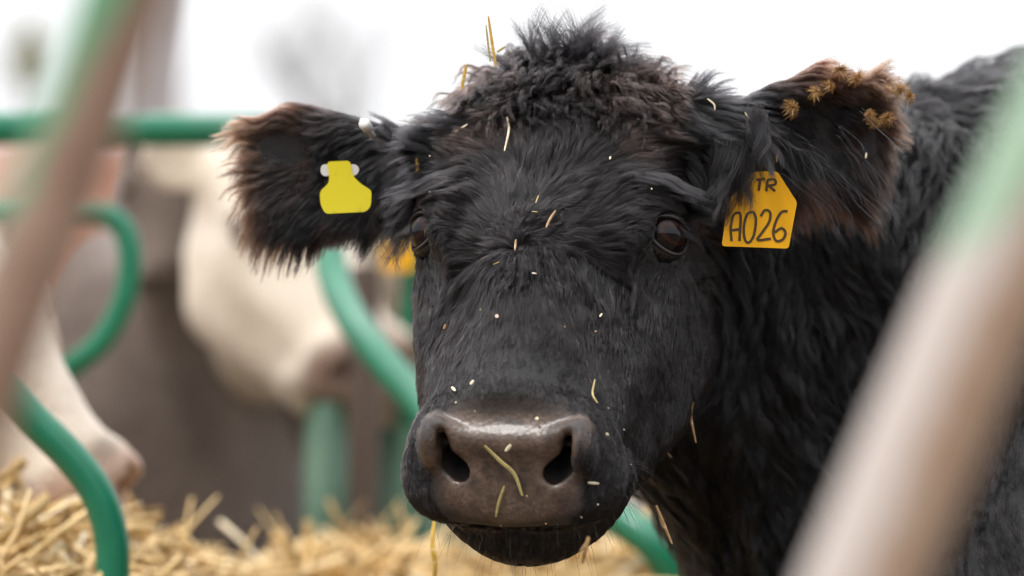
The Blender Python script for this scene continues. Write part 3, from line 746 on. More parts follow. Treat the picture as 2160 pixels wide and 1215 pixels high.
# ================================================================== the other cattle
def hide(name, stops, rough=.85, face=None):
    m = Mat(name); n = m.noise(7, 5, .6); c = m.ramp(n, stops)
    if face:
        a = m.n('ShaderNodeAttribute'); a.attribute_name = 'muzzle'; c = m.mix(a.outputs['Fac'], c, face)
    m.set(Base_Color=c, Roughness=rough); m.b.inputs['Sheen Weight'].default_value = .25
    m.bump(m.noise(120, 4, .7), .8, .006); return m.m
def build_cow(pose, barrel, name_label, mat, ears=(), cat='cow', fine=.009, legs=True, eyec=(.10, .06, .045), grp=None):
    """barrel: list of (a, b, ra, rb) round cones for neck and trunk, legs [(top, knee, foot)] follow"""
    cones, ells, legl = barrel
    def f(x, y, z):
        d = head_sdf(pose.loc(x, y, z)) * .01 * pose.k
        for (b, t, n, hw) in ears:
            e = ear_sdf((x, y, z), b, t, n, hw); d = smin(d, e, .02)
        bd = None
        for c in cones:
            v = rcone((x, y, z), *c); bd = v if bd is None else smin(bd, v, .14)
        for c in ells: bd = smin(bd, ell((x, y, z), *c), .12)
        for (a, k, ft) in legl:
            bd = smin(bd, rcone((x, y, z), a, k, .12, .062), .09); bd = smin(bd, rcone((x, y, z), k, ft, .055, .042), .04)
            bd = smin(bd, rcone((x, y, z), (ft[0], ft[1], .11), (ft[0], ft[1], .045), .045, .06), .03)
        return smin(d, bd, .05)
    pts = [np.array(c[0]) for c in cones] + [np.array(c[1]) for c in cones] + [np.array(q) for l in legl for q in l]
    R = .55; mn = np.minimum(np.min(pts, 0) - R, pose.pos - .42); mx = np.maximum(np.max(pts, 0) + R, pose.pos + .42); mn[2] = -.03
    hd = pose.world(0, 26, -8); hc = [hd - .22, hd + .22]
    A = [axis(mn[k], mx[k], hc[0][k], hc[1][k], fine, .035) for k in range(3)]
    F = grid_eval(f, *A); v, fc = surface_nets(F, *A)
    c0 = np.mean([np.array(c[0]) for c in cones], 0); c0[2] = 0
    r = empty('cow', tuple(c0), name_label, cat, grp)
    b = mesh_obj('body', v, fc, mat, r)
    X, Y, Z = pose.loc(v[:, 0], v[:, 1], v[:, 2])
    mz = sstep(Y, 38.5, 42) * (np.abs(X) < 12) * sstep(Y * .7 + Z * .714, 21, 24) * (Z > -22)
    at = b.data.attributes.new('muzzle', 'FLOAT', 'POINT'); at.data.foreach_set('value', mz.astype(np.float32))
    em = Mat('dark eye').set(Base_Color=eyec, Roughness=.15).m
    for sx in (-1, 1):
        cc = pose.world(sx * EYE[0], EYE[1], EYE[2]); R = EYE_R * .0102 * pose.k
        th = np.linspace(0, math.pi, 13); ph = np.linspace(0, 2 * math.pi, 17)[:-1]
        vv = [cc + R * np.array([math.sin(a) * math.cos(q), math.sin(a) * math.sin(q), math.cos(a)]) for a in th for q in ph]
        ff = [(i * 16 + j, i * 16 + (j + 1) % 16, (i + 1) * 16 + (j + 1) % 16, (i + 1) * 16 + j) for i in range(12) for j in range(16)]
        mesh_obj('eye', vv, ff, em, r)
    return r
CREAM = hide('cream hide', [(.3, (.58, .46, .34)), (.6, (.80, .70, .58))], face=(.30, .20, .15))
PINKC = hide('pale cream hide', [(.3, (.56, .45, .35)), (.6, (.76, .66, .55))], face=(.50, .33, .25))
GREYB = hide('grey brown hide', [(.3, (.095, .068, .054)), (.65, (.19, .145, .118))])
RUST = hide('rusty red hide', [(.3, (.22, .09, .055)), (.65, (.34, .16, .10))])
def under(px, py, y, R):
    q = P(px, py, y); q[2] -= R; return q
# cream cow with its head up, facing right
yb = 2.15
hp = Pose(P(645, 480, yb), 36, -38, -4, 1.02)
e1 = hp.world(-8, 8, -7); e2 = hp.world(8, 8, -7)
build_cow(hp, ([(under(720, 320, yb + .35, .13), under(820, 318, yb + 1.2, .30), .13, .30), (under(820, 318, yb + 1.2, .36), under(500, 320, yb + 2.6, .38), .36, .38), (P(650, 470, yb + .5), P(545, 740, yb + .42), .13, .085)],
               [(P(770, 600, yb + .95), (.13, .2, .20))],
               [((-.30, yb + 1.1, .75), (-.30, yb + 1.1, .42), (-.30, yb + 1.1, .1)), ((.0, yb + 1.25, .75), (.0, yb + 1.2, .42), (.02, yb + 1.2, .1)),
                ((-.75, yb + 2.5, .75), (-.78, yb + 2.5, .42), (-.75, yb + 2.5, .1)), ((-.3, yb + 2.8, .75), (-.32, yb + 2.8, .42), (-.3, yb + 2.8, .1))]),
          'cream cow with its head up behind the green rail, dark eye and grey muzzle', CREAM,
          ears=[(e1, e1 + np.array([-.10, -.02, .03]), (0, -1, 0), .045), (e2, P(842, 512, 2.22), (0, -1, -.3), .045)])
# pale cow feeding, muzzle down in the hay at the left
yl = .78
hp2 = Pose(P(-30, 670, yl), 20, -62, -18, .94)
build_cow(hp2, ([(under(-140, 500, yl + .2, .14), under(-420, 330, yl + .9, .26), .14, .26), (under(-420, 315, yl + .9, .30), under(-900, 315, yl + 2.0, .38), .30, .38)],
                [], [((-.95, yl + .6, .7), (-.95, yl + .6, .42), (-.95, yl + .6, .1)), ((-.65, yl + 1.1, .7), (-.65, yl + 1.1, .42), (-.65, yl + 1.1, .1)),
                     ((-1.8, yl + 1.9, .7), (-1.85, yl + 1.9, .42), (-1.8, yl + 1.9, .1)), ((-1.5, yl + 2.3, .7), (-1.55, yl + 2.3, .42), (-1.5, yl + 2.3, .1))]),
          'pale cream cow feeding at the left edge with its pinkish muzzle lowered to the straw', PINKC)
# grey-brown cow between the two
yd = 2.1
hp3 = Pose(P(352, 395, 2.35), 14, -14, 0, .60)
build_cow(hp3, ([(P(358, 440, 2.5), P(345, 760, 2.6), .052, .066), (P(335, 900, 2.6), P(370, 1080, 2.65), .09, .16), (P(320, 980, 2.7), P(250, 880, 3.5), .22, .26)],
                [(P(225, 700, 2.75), (.10, .2, .16))],
                [((-.55, yd + .7, .6), (-.55, yd + .7, .40), (-.55, yd + .7, .1)), ((-.15, yd + .7, .6), (-.15, yd + .7, .40), (-.15, yd + .7, .1)),
                 ((-1.2, yd + 2.0, .6), (-1.2, yd + 2.0, .40), (-1.2, yd + 2.0, .1)), ((-.8, yd + 2.1, .6), (-.8, yd + 2.1, .40), (-.8, yd + 2.1, .1))]),
          'grey-brown cow standing between the two pale cows behind the green bars', GREYB)
# rusty cow farther back at the left
yr = 3.4
hp4 = Pose(P(175, 480, yr), 40, 10, 0, 1.0)
build_cow(hp4, ([(under(190, 330, yr + .3, .15), under(120, 325, yr + .8, .28), .15, .28), (under(120, 325, yr + .8, .33), under(-250, 325, yr + 1.9, .36), .33, .36)], [],
                [((-1.05, yr + .7, .7), (-1.05, yr + .7, .42), (-1.05, yr + .7, .1)), ((-.7, yr + 1.0, .7), (-.7, yr + 1.0, .42), (-.7, yr + 1.0, .1)),
                 ((-1.9, yr + 1.7, .7), (-1.9, yr + 1.7, .42), (-1.9, yr + 1.7, .1)), ((-1.6, yr + 2.0, .7), (-1.6, yr + 2.0, .42), (-1.6, yr + 2.0, .1))]),
          'rusty red-brown cow far at the left behind the slanted bar', RUST, fine=.012)

# ================================================================== the green ring feeder
def green_paint(name='green paint', rust=0.0):
    m = Mat(name); n = m.noise(9, 5, .6); n2 = m.noise(160, 3)
    c = m.ramp(n, [(.35, (.003, .135, .068)), (.65, (.006, .19, .100))])
    if rust:
        f = m.ramp(m.noise(22, 5, .65), [(.70 - rust, (0, 0, 0)), (.76 - rust, (1, 1, 1))]); inv = m.ramp(n2, [(.3, (.16, .075, .035)), (.7, (.30, .16, .09))])
        c = m.mix(f, c, inv)
    m.set(Base_Color=c, Roughness=.38); m.b.inputs['Coat Weight'].default_value = .25; m.bump(n2, .15, .001); return m.m
def worn_paint(name, base, lean, seed, green, lit_flank=None):
    """bar rubbed down by the cattle: scraps of green, a painted lit flank and bare tan rust"""
    m = Mat(name); tc = m.n('ShaderNodeTexCoord'); mp = m.n('ShaderNodeMapping'); m.l(tc.outputs['Object'], mp.inputs[0]); mp.inputs['Location'].default_value = (seed, 0, 0)
    big = m.noise(3.2, 4, .6, mp.outputs[0]); mid = m.noise(30, 5, .65, mp.outputs[0])
    tan = m.ramp(mid, [(.3, base[0]), (.7, base[1])])
    sp = m.n('ShaderNodeSeparateXYZ'); m.l(tc.outputs['Object'], sp.inputs[0])
    zc, xc, cc = lean
    g = m.n('ShaderNodeMath', operation='MULTIPLY_ADD'); m.l(sp.outputs['Z'], g.inputs[0]); g.inputs[1].default_value = zc; g.inputs[2].default_value = cc
    g2 = m.n('ShaderNodeMath', operation='MULTIPLY_ADD'); m.l(sp.outputs['X'], g2.inputs[0]); g2.inputs[1].default_value = xc; m.l(g.outputs[0], g2.inputs[2])
    g3 = m.n('ShaderNodeMath', operation='ADD'); m.l(g2.outputs[0], g3.inputs[0]); m.l(mid, g3.inputs[1])
    f = m.ramp(g3.outputs[0], [(.90, (0, 0, 0)), (1.0, (1, 1, 1))])
    if lit_flank:
        h1 = m.n('ShaderNodeMath', operation='MULTIPLY_ADD'); m.l(sp.outputs['Z'], h1.inputs[0]); h1.inputs[1].default_value = lit_flank[0]; h1.inputs[2].default_value = lit_flank[2]
        h2 = m.n('ShaderNodeMath', operation='MULTIPLY_ADD'); m.l(sp.outputs['X'], h2.inputs[0]); h2.inputs[1].default_value = lit_flank[1]; m.l(h1.outputs[0], h2.inputs[2])
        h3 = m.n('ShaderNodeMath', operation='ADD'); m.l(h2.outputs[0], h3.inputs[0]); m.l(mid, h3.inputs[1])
        tan = m.mix(m.ramp(h3.outputs[0], [(.40, (0, 0, 0)), (.62, (1, 1, 1))]), tan, (.55, .475, .43))  # paler left flank: light from that side painted into the colour
    c = m.mix(f, tan, green)
    m.set(Base_Color=c, Roughness=.5); m.bump(mid, .3, .001); return m.m
GREEN = green_paint(rust=.03); GREENR = green_paint('scuffed green paint', .10)
feeder = empty('hay_feeder', (0, .2, 0), 'green tubular ring feeder with curved bars and worn tan slanted bars, holding straw', 'hay feeder')
def smooth_path(pts, n=60):
    pts = np.array(pts); out = []
    Q = np.vstack([2 * pts[0] - pts[1], pts, 2 * pts[-1] - pts[-2]])
    for i in range(1, len(Q) - 2):
        for t in np.linspace(0, 1, max(2, n // (len(pts) - 1)), endpoint=False):
            a, b, c, d = Q[i - 1], Q[i], Q[i + 1], Q[i + 2]
            out.append(.5 * (2 * b + (c - a) * t + (2 * a - 5 * b + 4 * c - d) * t * t + (-a + 3 * b - 3 * c + d) * t ** 3))
    out.append(pts[-1]); return np.array(out)
def bar(name, pts, r, mat, parent=feeder):
    v, f = tube(smooth_path(pts), r, 20); return mesh_obj(name, v, f, mat, parent)
# far side of the ring
bar('top_rail', [P(-2600, 262, .9), P(-1900, 262, 1.0), P(-1200, 262, 1.15), P(-500, 266, 1.45), P(100, 272, 1.65), P(350, 274, 1.71), P(560, 276, 1.72)], .0215, GREEN)
bar('curved_bar', [P(559, 276, 1.72), P(640, 288, 1.71), P(678, 330, 1.70), P(686, 420, 1.66), P(698, 560, 1.58), P(735, 660, 1.5), P(795, 745, 1.42), P(868, 832, 1.36), P(960, 930, 1.28), P(1090, 1010, 1.2), P(1240, 1065, 1.15), P(1370, 1140, 1.1), P(1430, 1250, 1.1), P(1440, 1400, 1.1)], .0205, GREEN)
bar('curved_bar', [P(-330, 262, .42), P(-325, 470, .42), P(-290, 590, .42), P(-200, 660, .42), P(-90, 730, .42), P(0, 812, .42), P(70, 885, .42), P(150, 965, .42), P(205, 1040, .42), P(234, 1130, .42), P(238, 1230, .42), P(236, 1450, .42), P(236, 2300, .42)], .0165, GREEN)
bar('curved_bar', [P(q[0], q[1], 1.55) for q in ((-400, 452), (-180, 452), (30, 452), (140, 446), (215, 452), (262, 485), (274, 560), (255, 650), (205, 730), (130, 790), (60, 870), (40, 980), (30, 1300))], .0150, GREEN)
bar('curved_bar', [P(872, 280, 2.2), P(874, 560, 2.2), P(862, 800, 2.2), P(858, 1300, 2.2)], .0185, GREENR)
bar('lower_rail', [P(600, 1195, 1.5), P(900, 1190, 1.5), P(1200, 1172, 1.45), P(1500, 1240, 1.4), P(1900, 1300, 1.3)], .02, GREEN)
DULL = Mat('faded green paint'); DULL = DULL.set(Base_Color=DULL.ramp(DULL.noise(6, 5), [(.35, (.055, .12, .075)), (.65, (.10, .19, .125))]), Roughness=.6).m
# sheet round the foot of the far side, with its upright
def sheet(x0, x1, y0, y1, yd, name):
    v, f = [], []
    M = 16
    for k, off in ((0, 0), (1, .004)):
        for i in range(M + 1):
            t = i / M; px = x0 + (x1 - x0) * t; yy = yd + .10 * (2 * t - 1) ** 2 + off
            wob = .004 * math.sin(t * 40)
            v += [P(px, y0, yy) + [0, wob, 0], P(px, y1, yy) + [0, wob, 0]]
    n = 2 * (M + 1)
    for i in range(M):
        a = 2 * i; f += [(a, a + 1, a + 3, a + 2), (n + a, n + a + 2, n + a + 3, n + a + 1), (a, a + 2, n + a + 2, n + a), (a + 1, n + a + 1, n + a + 3, a + 3)]
    f += [(0, n, n + 1, 1), (2 * M, 2 * M + 1, n + 2 * M + 1, n + 2 * M)]
    return mesh_obj(name, v, f, DULL, feeder)
sheet(640, 735, 850, 1500, 2.0, 'side_panel'); sheet(795, 1020, 900, 1500, 2.05, 'side_panel')
bar('upright', [P(770, 560, 1.95), P(768, 900, 1.95), P(765, 1500, 1.95)], .020, Mat('brown steel').set(Base_Color=(.10, .07, .055), Roughness=.6).m)
# near side, close to the lens
def lean(px, py, yd, slope, r, z_lo, z_hi, kz, ks, c):
    """where the green survives: towards the top and on the left flank of the bar"""
    x0, _, z0 = P(px, py, yd); a = P(0, z_lo, yd)[2]; b = P(0, z_hi, yd)[2]
    # kz*(z-a)/(b-a) - ks*(x-x0-slope*(z-z0))/r + c
    return (kz / (b - a) + ks * slope / r, -ks / r, -kz * a / (b - a) + ks * (x0 - slope * z0) / r + c)
WL = worn_paint('worn tan paint', ((.25, .150, .105), (.37, .245, .18)), lean(262, 0, -1.62, .35, .0182, 500, 0, .6, .6, -.1 + .0), 3.0, (.09, .27, .13))
WR = worn_paint('worn paint with lit flank', ((.40, .26, .175), (.52, .37, .27)), lean(2290, 170, -1.62, .44, .026, 650, 150, 1.0, .25, 0), 8.0, (.30, .43, .30), lean(2290, 170, -1.62, .44, .026, 650, 150, 0, .6, -.05))  # last mask paints the light on the left flank
bar('slanted_bar', [P(660, -1150, -1.62), P(352, -260, -1.62), P(262, 0, -1.62), P(172, 260, -1.62), P(75, 520, -1.62), P(-30, 800, -1.62), P(-160, 1150, -1.62), P(-620, 2500, -1.62)], .0182, WL)
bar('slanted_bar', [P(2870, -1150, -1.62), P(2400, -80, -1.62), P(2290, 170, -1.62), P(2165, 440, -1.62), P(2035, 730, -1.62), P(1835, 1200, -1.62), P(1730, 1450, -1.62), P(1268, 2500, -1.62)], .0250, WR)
bar('near_rail', [P(x, -1150, -1.62) for x in (-3500, 0, 2500, 6000)], .022, GREEN); bar('near_rail', [P(x, 2500, -1.62) for x in (-3500, 0, 2500, 6000)], .022, GREEN)

# ================================================================== straw in the feeder
def straw_mat(name='straw', dark=(.34, .21, .08), light=(.78, .54, .235)):
    m = Mat(name); a = m.n('ShaderNodeAttribute'); a.attribute_name = 'tone'
    c = m.ramp(a.outputs['Fac'], [(0, dark), (.35, tuple(.5 * (p + q) for p, q in zip(dark, light))), (.8, light), (1, (.86, .76, .56))])
    m.set(Base_Color=c, Roughness=.5); m.b.inputs['Subsurface Weight'].default_value = 0; m.bump(m.noise(300, 2), .3, .0006); return m.m
STRAW = straw_mat()
def strand_mesh(name, base, dirs, Ls, Ws, bend, tone, mat, seg=4, parent=None):
    """folded flat stalks with thickness, one mesh"""
    n = len(base); s = np.linspace(0, 1, seg + 1)
    side = unit(np.cross(dirs, unit(_rng.normal(0, 1, (n, 3))))); up = np.cross(side, dirs)
    cen = base[:, None] + dirs[:, None] * (s[None] * Ls[:, None])[..., None] + up[:, None] * (np.sin(s * 3.14)[None] * (Ls * bend)[:, None])[..., None]
    wid = (Ws[:, None] * (1 - .5 * s[None] ** 3))[..., None]
    ring = [cen - side[:, None] * wid, cen + up[:, None] * wid * .35, cen + side[:, None] * wid, cen - up[:, None] * wid * .35]
    vv = np.stack(ring, 2).reshape(-1, 3)
    i = np.arange(n)[:, None, None] * (seg + 1) * 4; j = np.arange(seg)[None, :, None] * 4; k = np.arange(4)[None, None]
    q = np.stack([i + j + k, i + j + (k + 1) % 4, i + j + 4 + (k + 1) % 4, i + j + 4 + k], -1).reshape(-1, 4)
    e = np.arange(n) * (seg + 1) * 4; caps = np.concatenate([np.stack([e + 3, e + 2, e + 1, e], 1), np.stack([e + seg * 4 + t for t in range(4)], 1)])
    o = mesh_obj(name, vv, np.concatenate([q, caps]), mat, parent, smooth=False)
    at = o.data.attributes.new('tone', 'FLOAT', 'POINT'); at.data.foreach_set('value', np.repeat(tone, (seg + 1) * 4).astype(np.float32))
    return o
def hay_top(x, y):
    """height of the straw, read off the photograph's skyline"""
    u = x / (1 + y / D) / K + 1080          # photo column of this point
    py = np.interp(u, [-400, 0, 120, 260, 360, 430, 620, 760, 860, 1000, 1250, 1400, 1600], [1000, 1030, 1060, 1130, 1195, 1225, 1200, 1165, 1160, 1190, 1165, 1145, 1190])
    crest = np.interp(u, [-400, 200, 420, 700, 1500], [.75, .80, .95, 1.35, 1.35])
    top = H - (py - 607.5) * K * (1 + crest / D)
    return top - .35 * np.abs(y - crest) ** 1.3 * np.where(y > crest, 1.5, .75)
rg = np.random.default_rng(5)
hx = np.linspace(-1.3, .75, 70); hy = np.linspace(-.25, 1.85, 60); HX, HY = np.meshgrid(hx, hy, indexing='ij')
HZ = hay_top(HX, HY) - .03 + vnoise(np.stack([HX, HY, HX * 0], -1), .12)[..., 0] * .02
ring = np.minimum(np.minimum(np.arange(70)[:, None], 69 - np.arange(70)[:, None]), np.minimum(np.arange(60)[None], 59 - np.arange(60)[None]))
HZ = np.where(ring == 0, -.05, HZ)
ids = np.arange(70 * 60).reshape(70, 60)
q = np.stack([ids[:-1, :-1], ids[1:, :-1], ids[1:, 1:], ids[:-1, 1:]], -1).reshape(-1, 4)
mh = Mat('packed straw'); mh.set(Base_Color=mh.ramp(mh.noise(60, 6, .7), [(.3, (.16, .09, .03)), (.7, (.52, .36, .17))]), Roughness=.8); mh.bump(mh.noise(90, 6, .7), 1, .02)
heap = tag(mesh_obj('straw_heap', np.stack([HX, HY, HZ], -1).reshape(-1, 3), q, mh.m), kind='stuff')
n = 15000
sx_ = rg.uniform(-1.15, .6, n); sy_ = rg.uniform(0, 1.6, n)
# most stalks near the skyline that shows
m_ = np.abs(sy_ - np.interp(sx_ / (1 + sy_ / D) / K + 1080, [-400, 200, 420, 700, 1500], [.75, .80, .95, 1.35, 1.35])) < .45
sx_, sy_ = sx_[m_], sy_[m_]; n = len(sx_)
base = np.stack([sx_, sy_, hay_top(sx_, sy_) + rg.uniform(-.035, .015, n)], 1)
dr = unit(rg.normal(0, 1, (n, 3)) * [1, .8, .38]); Ls = rg.uniform(.04, .19, n); base -= dr * Ls[:, None] * .5
Ws = rg.uniform(.002, .0075, n)
st = strand_mesh('straw', base, dr, Ls, Ws, rg.normal(0, .10, n), np.clip(rg.beta(2.2, 1.6, n), 0, 1), STRAW)
tag(st, kind='stuff')

# ================================================================== distance: bare tree, pole, sign
def bark(c=(.16, .13, .11)): return Mat('bark').set(Base_Color=c, Roughness=.9).m
def bare_tree(base, h, seed, label, leaf=None):
    r = random.Random(seed); t = empty('tree', tuple(base), label, 'tree'); tv, tf = [], []
    lv, lf = [], []
    def grow_(p, d, L, rad_, lev):
        nonlocal tv, tf
        pts = [np.array(p)]; dd = np.array(d, float)
        for i in range(5):
            dd = nrm(dd + np.array([r.uniform(-.16, .16), r.uniform(-.16, .16), r.uniform(-.04, .16)])); pts.append(pts[-1] + dd * L / 5)
        v, f = tube(pts, np.linspace(rad_, rad_ * .6, 6), 5 if lev > 1 else 8)
        o = len(tv); tv += list(v); tf += [tuple(i + o for i in q_) for q_ in f]
        if lev >= 5: return
        for k in range(3 if lev > 0 else 5):
            a = r.uniform(0, 6.28); s = r.uniform(.45, .85); nd = nrm(dd + s * np.array([math.cos(a), math.sin(a), r.uniform(-.1, .35)]))
            grow_(pts[r.randint(2, 5) if k else 5], nd, L * r.uniform(.58, .76), rad_ * .52, lev + 1)
    v, f = tube([np.array(base) + [0, 0, -.1], np.array(base) + [.03 * h, 0, h * .15], np.array(base) + [0, 0, h * .34]], [h * .016, h * .013, h * .011], 10)
    mesh_obj('trunk', v, f, bark(), t)
    grow_(np.array(base) + [0, 0, h * .34], (0, 0, 1), h * .24, h * .014, 0)
    mesh_obj('crown', tv, tf, bark(), t)
    return t
def far(px, yd): q = P(px, 607, yd); return (q[0], q[1], 0)
bare_tree(far(738, 34), 4.4, 4, 'pale leafless tree far behind the ear, seen against the white sky')
pv, pf = tube([np.array(far(318, 12)), np.array(far(319, 12)) + [0, 0, 3.4], np.array(far(321, 12)) + [0, 0, 7.5]], [.13, .115, .10], 14)
po = empty('pole', far(318, 12), 'tall pale grey pole rising into the sky behind the green top rail', 'pole')
mp_ = Mat('weathered galvanised steel'); mp_.set(Base_Color=mp_.ramp(mp_.noise(12, 5), [(.3, (.58, .54, .54)), (.7, (.74, .70, .70))]), Roughness=.6)
mesh_obj('shaft', pv, pf, mp_.m, po)
cv_, cf_ = tube([np.array(far(321, 12)) + [0, 0, 7.5], np.array(far(321, 12)) + [0, 0, 7.56]], [.13, .09], 14); mesh_obj('cap', cv_, cf_, mp_.m, po)
# small conifer-like yellow green bush top at the left
def leafy_tree(base, h, seed, label, trunk_h, rx, rz):
    r = np.random.default_rng(seed); t = empty('tree', tuple(base), label, 'tree')
    v, f = tube([np.array(base) + [0, 0, -.1], np.array(base) + [.02, 0, h * .6], np.array(base) + [0, 0, h * .95]], [h * .02, h * .012, h * .004], 8); mesh_obj('trunk', v, f, bark(), t)
    n = 1500; u = unit(r.normal(0, 1, (n, 3))) * (r.random(n) ** .4)[:, None]
    z = (u[:, 2] + 1) / 2; c = np.array(base) + np.stack([u[:, 0] * rx * (1.15 - z), u[:, 1] * rx * (1.15 - z), trunk_h + z * (h - trunk_h)], 1)
    a = unit(r.normal(0, 1, (n, 3))); b = np.cross(a, unit(r.normal(0, 1, (n, 3)))); sz = .05
    vv = np.stack([c - a * sz, c - b * sz * .5, c + a * sz, c + b * sz * .5], 1).reshape(-1, 3)
    ml = Mat('yellow green leaves'); ml.set(Base_Color=ml.ramp(ml.noise(3, 3), [(.35, (.16, .17, .03)), (.65, (.30, .27, .06))]), Roughness=.7)
    mesh_obj('crown', vv, np.arange(n * 4).reshape(-1, 4), ml.m, t, smooth=False)
    return t
leafy_tree(far(64, 60), 5.7, 3, 'small yellow-green tree far off beyond the slanted bar at the upper left', 4.3, .62, .4)
# ================================================================== ear tags
def plate(name, outline, frame, thick, mat, parent=None, bendk=0.0, bevel=.0006):
    """flat plastic shape: outline in metres in frame (origin, right, up, normal)"""
    o, r, u, n = [np.asarray(q, float) for q in frame]
    me = bpy.data.meshes.new(name); import bmesh
    bm = bmesh.new(); vs = [bm.verts.new((x, y, 0)) for x, y in outline]; f = bm.faces.new(vs)
    bmesh.ops.triangulate(bm, faces=[f])
    bmesh.ops.subdivide_edges(bm, edges=bm.edges[:], cuts=3, use_grid_fill=True)
    ex = bmesh.ops.extrude_face_region(bm, geom=bm.faces[:]); 
    for v in [g for g in ex['geom'] if isinstance(g, bmesh.types.BMVert)]: v.co.z += thick
    bmesh.ops.recalc_face_normals(bm, faces=bm.faces)
    for v in bm.verts:
        x, y, z = v.co; z2 = z + bendk * x * x + bendk * .6 * y * y; v.co = Vector(o + r * x + u * y + n * z2)
    bm.to_mesh(me); bm.free(); ob = bpy.data.objects.new(name, me); C.objects.link(ob); me.materials.append(mat)
    if parent: ob.parent = parent; ob.matrix_parent_inverse = parent.matrix_world.inverted()
    return ob
def tag_frame(px, py, y, tilt=0, turn=0, lean=0):
    o = P(px, py, y); a, b, c = rad(tilt), rad(turn), rad(lean)
    r = np.array([math.cos(b) * math.cos(a), math.sin(b), math.sin(a) * math.cos(b)]); n = np.array([math.sin(b), -math.cos(b), 0]) * math.cos(c) + np.array([0, 0, math.sin(c)])
    n = nrm(n - r * (n @ r)); u = np.cross(n, r); u = u if u[2] > 0 else -u
    return o, nrm(r), nrm(u), n
def plastic(name, col, dirt):
    m = Mat(name); f = m.ramp(m.noise(90, 5, .65), [(.60, (0, 0, 0)), (.80, (1, 1, 1))]); m.set(Base_Color=m.mix(f, col, dirt), Roughness=.38); m.bump(m.noise(200, 3), .1, .0005)
    m.b.inputs['Subsurface Weight'].default_value = .0; return m.m
def rounded(poly, rr=.004, k=5):
    out = []; n = len(poly)
    for i in range(n):
        a, b, c = [np.array(poly[(i + j) % n], float) for j in (-1, 0, 1)]
        p = b + nrm(a - b) * min(rr, np.linalg.norm(a - b) * .45); q = b + nrm(c - b) * min(rr, np.linalg.norm(c - b) * .45)
        for t in np.linspace(0, 1, k): out.append(tuple((1 - t) ** 2 * p + 2 * t * (1 - t) * b + t * t * q))
    return out
def strokes(name, lines, frame, wd, mat, parent, off, bendk=0.0):
    o, r, u, n = frame; V_, F_ = [], []
    for ln in lines:
        p = smooth_path([(x, y, 0) for x, y in ln], 26) if len(ln) > 2 else np.array([(x, y, 0) for x, y in ln], float)
        t = unit(np.gradient(p, axis=0)); s = np.stack([-t[:, 1], t[:, 0], 0 * t[:, 0]], 1) * wd / 2
        k = len(V_)
        for i in range(len(p)):
            for sg, zz in ((-1, 0), (1, 0), (1, 1), (-1, 1)):
                q = p[i] + s[i] * sg; z = off + zz * .0002 + bendk * q[0] ** 2 + bendk * .6 * q[1] ** 2
                V_.append(o + r * q[0] + u * q[1] + n * z)
        for i in range(len(p) - 1):
            for j in range(4): F_.append((k + i * 4 + j, k + i * 4 + (j + 1) % 4, k + i * 4 + 4 + (j + 1) % 4, k + i * 4 + 4 + j))
        e = k + (len(p) - 1) * 4; F_ += [(k + 3, k + 2, k + 1, k), (e, e + 1, e + 2, e + 3)]
    return mesh_obj(name, V_, F_, mat, parent, smooth=False)
def ppx(pts, cx, cy, y): k = K * (D + y) / D; return [((x - cx) * k, -(yy - cy) * k) for x, yy in pts]
def stud(c, nrmv, r, h, mat, parent, name='stud'):
    c = np.asarray(c); nv = nrm(nrmv); v, f = tube([c - nv * h, c + nv * h * .5, c + nv * h, c + nv * h * 1.25, c + nv * h * 1.3], [r * .9, r, r * .95, r * .55, r * .1], 18)
    return mesh_obj(name, v, f, mat, parent)
ORANGE = plastic('orange yellow plastic', (.88, .43, .004), (.50, .22, .01)); LIME = plastic('lime yellow plastic', (.74, .62, .02), (.45, .38, .04)); WHITE = Mat('white plastic').set(Base_Color=(.62, .60, .58), Roughness=.45).m
INK = Mat('black marker ink').set(Base_Color=(.070, .040, .010), Roughness=.6).m
# right: big numbered tag
yt = -.005
fr = tag_frame(1600, 445, yt, 0, 6, -4)
pt = ppx([(1588, 362), (1638, 361), (1681, 426), (1664, 524), (1521, 519), (1534, 424)], 1600, 445, yt)
rt_ = empty('ear_tag', tuple(P(1600, 445, yt)), 'orange-yellow plastic ear tag marked TR A026 hanging from the ear on the right', 'ear tag')
plate('plate', rounded(pt, .0028), fr, .0016, ORANGE, rt_, 1.2)
def L_(*s): return [ppx(q, 1600, 445, yt) for q in s]
txt = L_([(1594, 379), (1612, 377)], [(1602, 378), (1599, 402)],                                         # T
         [(1618, 378), (1615, 403)], [(1618, 379), (1632, 378), (1634, 388), (1617, 392)], [(1620, 391), (1634, 403)])  # R
txt += L_([(1542, 508), (1540, 480), (1545, 455), (1553, 449), (1561, 455), (1559, 508)], [(1539, 486), (1561, 483)],    # A
          [(1588, 446), (1575, 452), (1568, 480), (1571, 506), (1580, 511), (1590, 495), (1594, 462), (1588, 446)],      # 0
          [(1604, 456), (1613, 443), (1624, 448), (1622, 468), (1606, 492), (1598, 506), (1626, 503)],                   # 2
          [(1661, 445), (1648, 447), (1636, 468), (1631, 492), (1638, 508), (1652, 504), (1657, 490), (1648, 481), (1634, 490)])  # 6
strokes('writing', txt, fr, .0022, INK, rt_, .0019, 1.2)
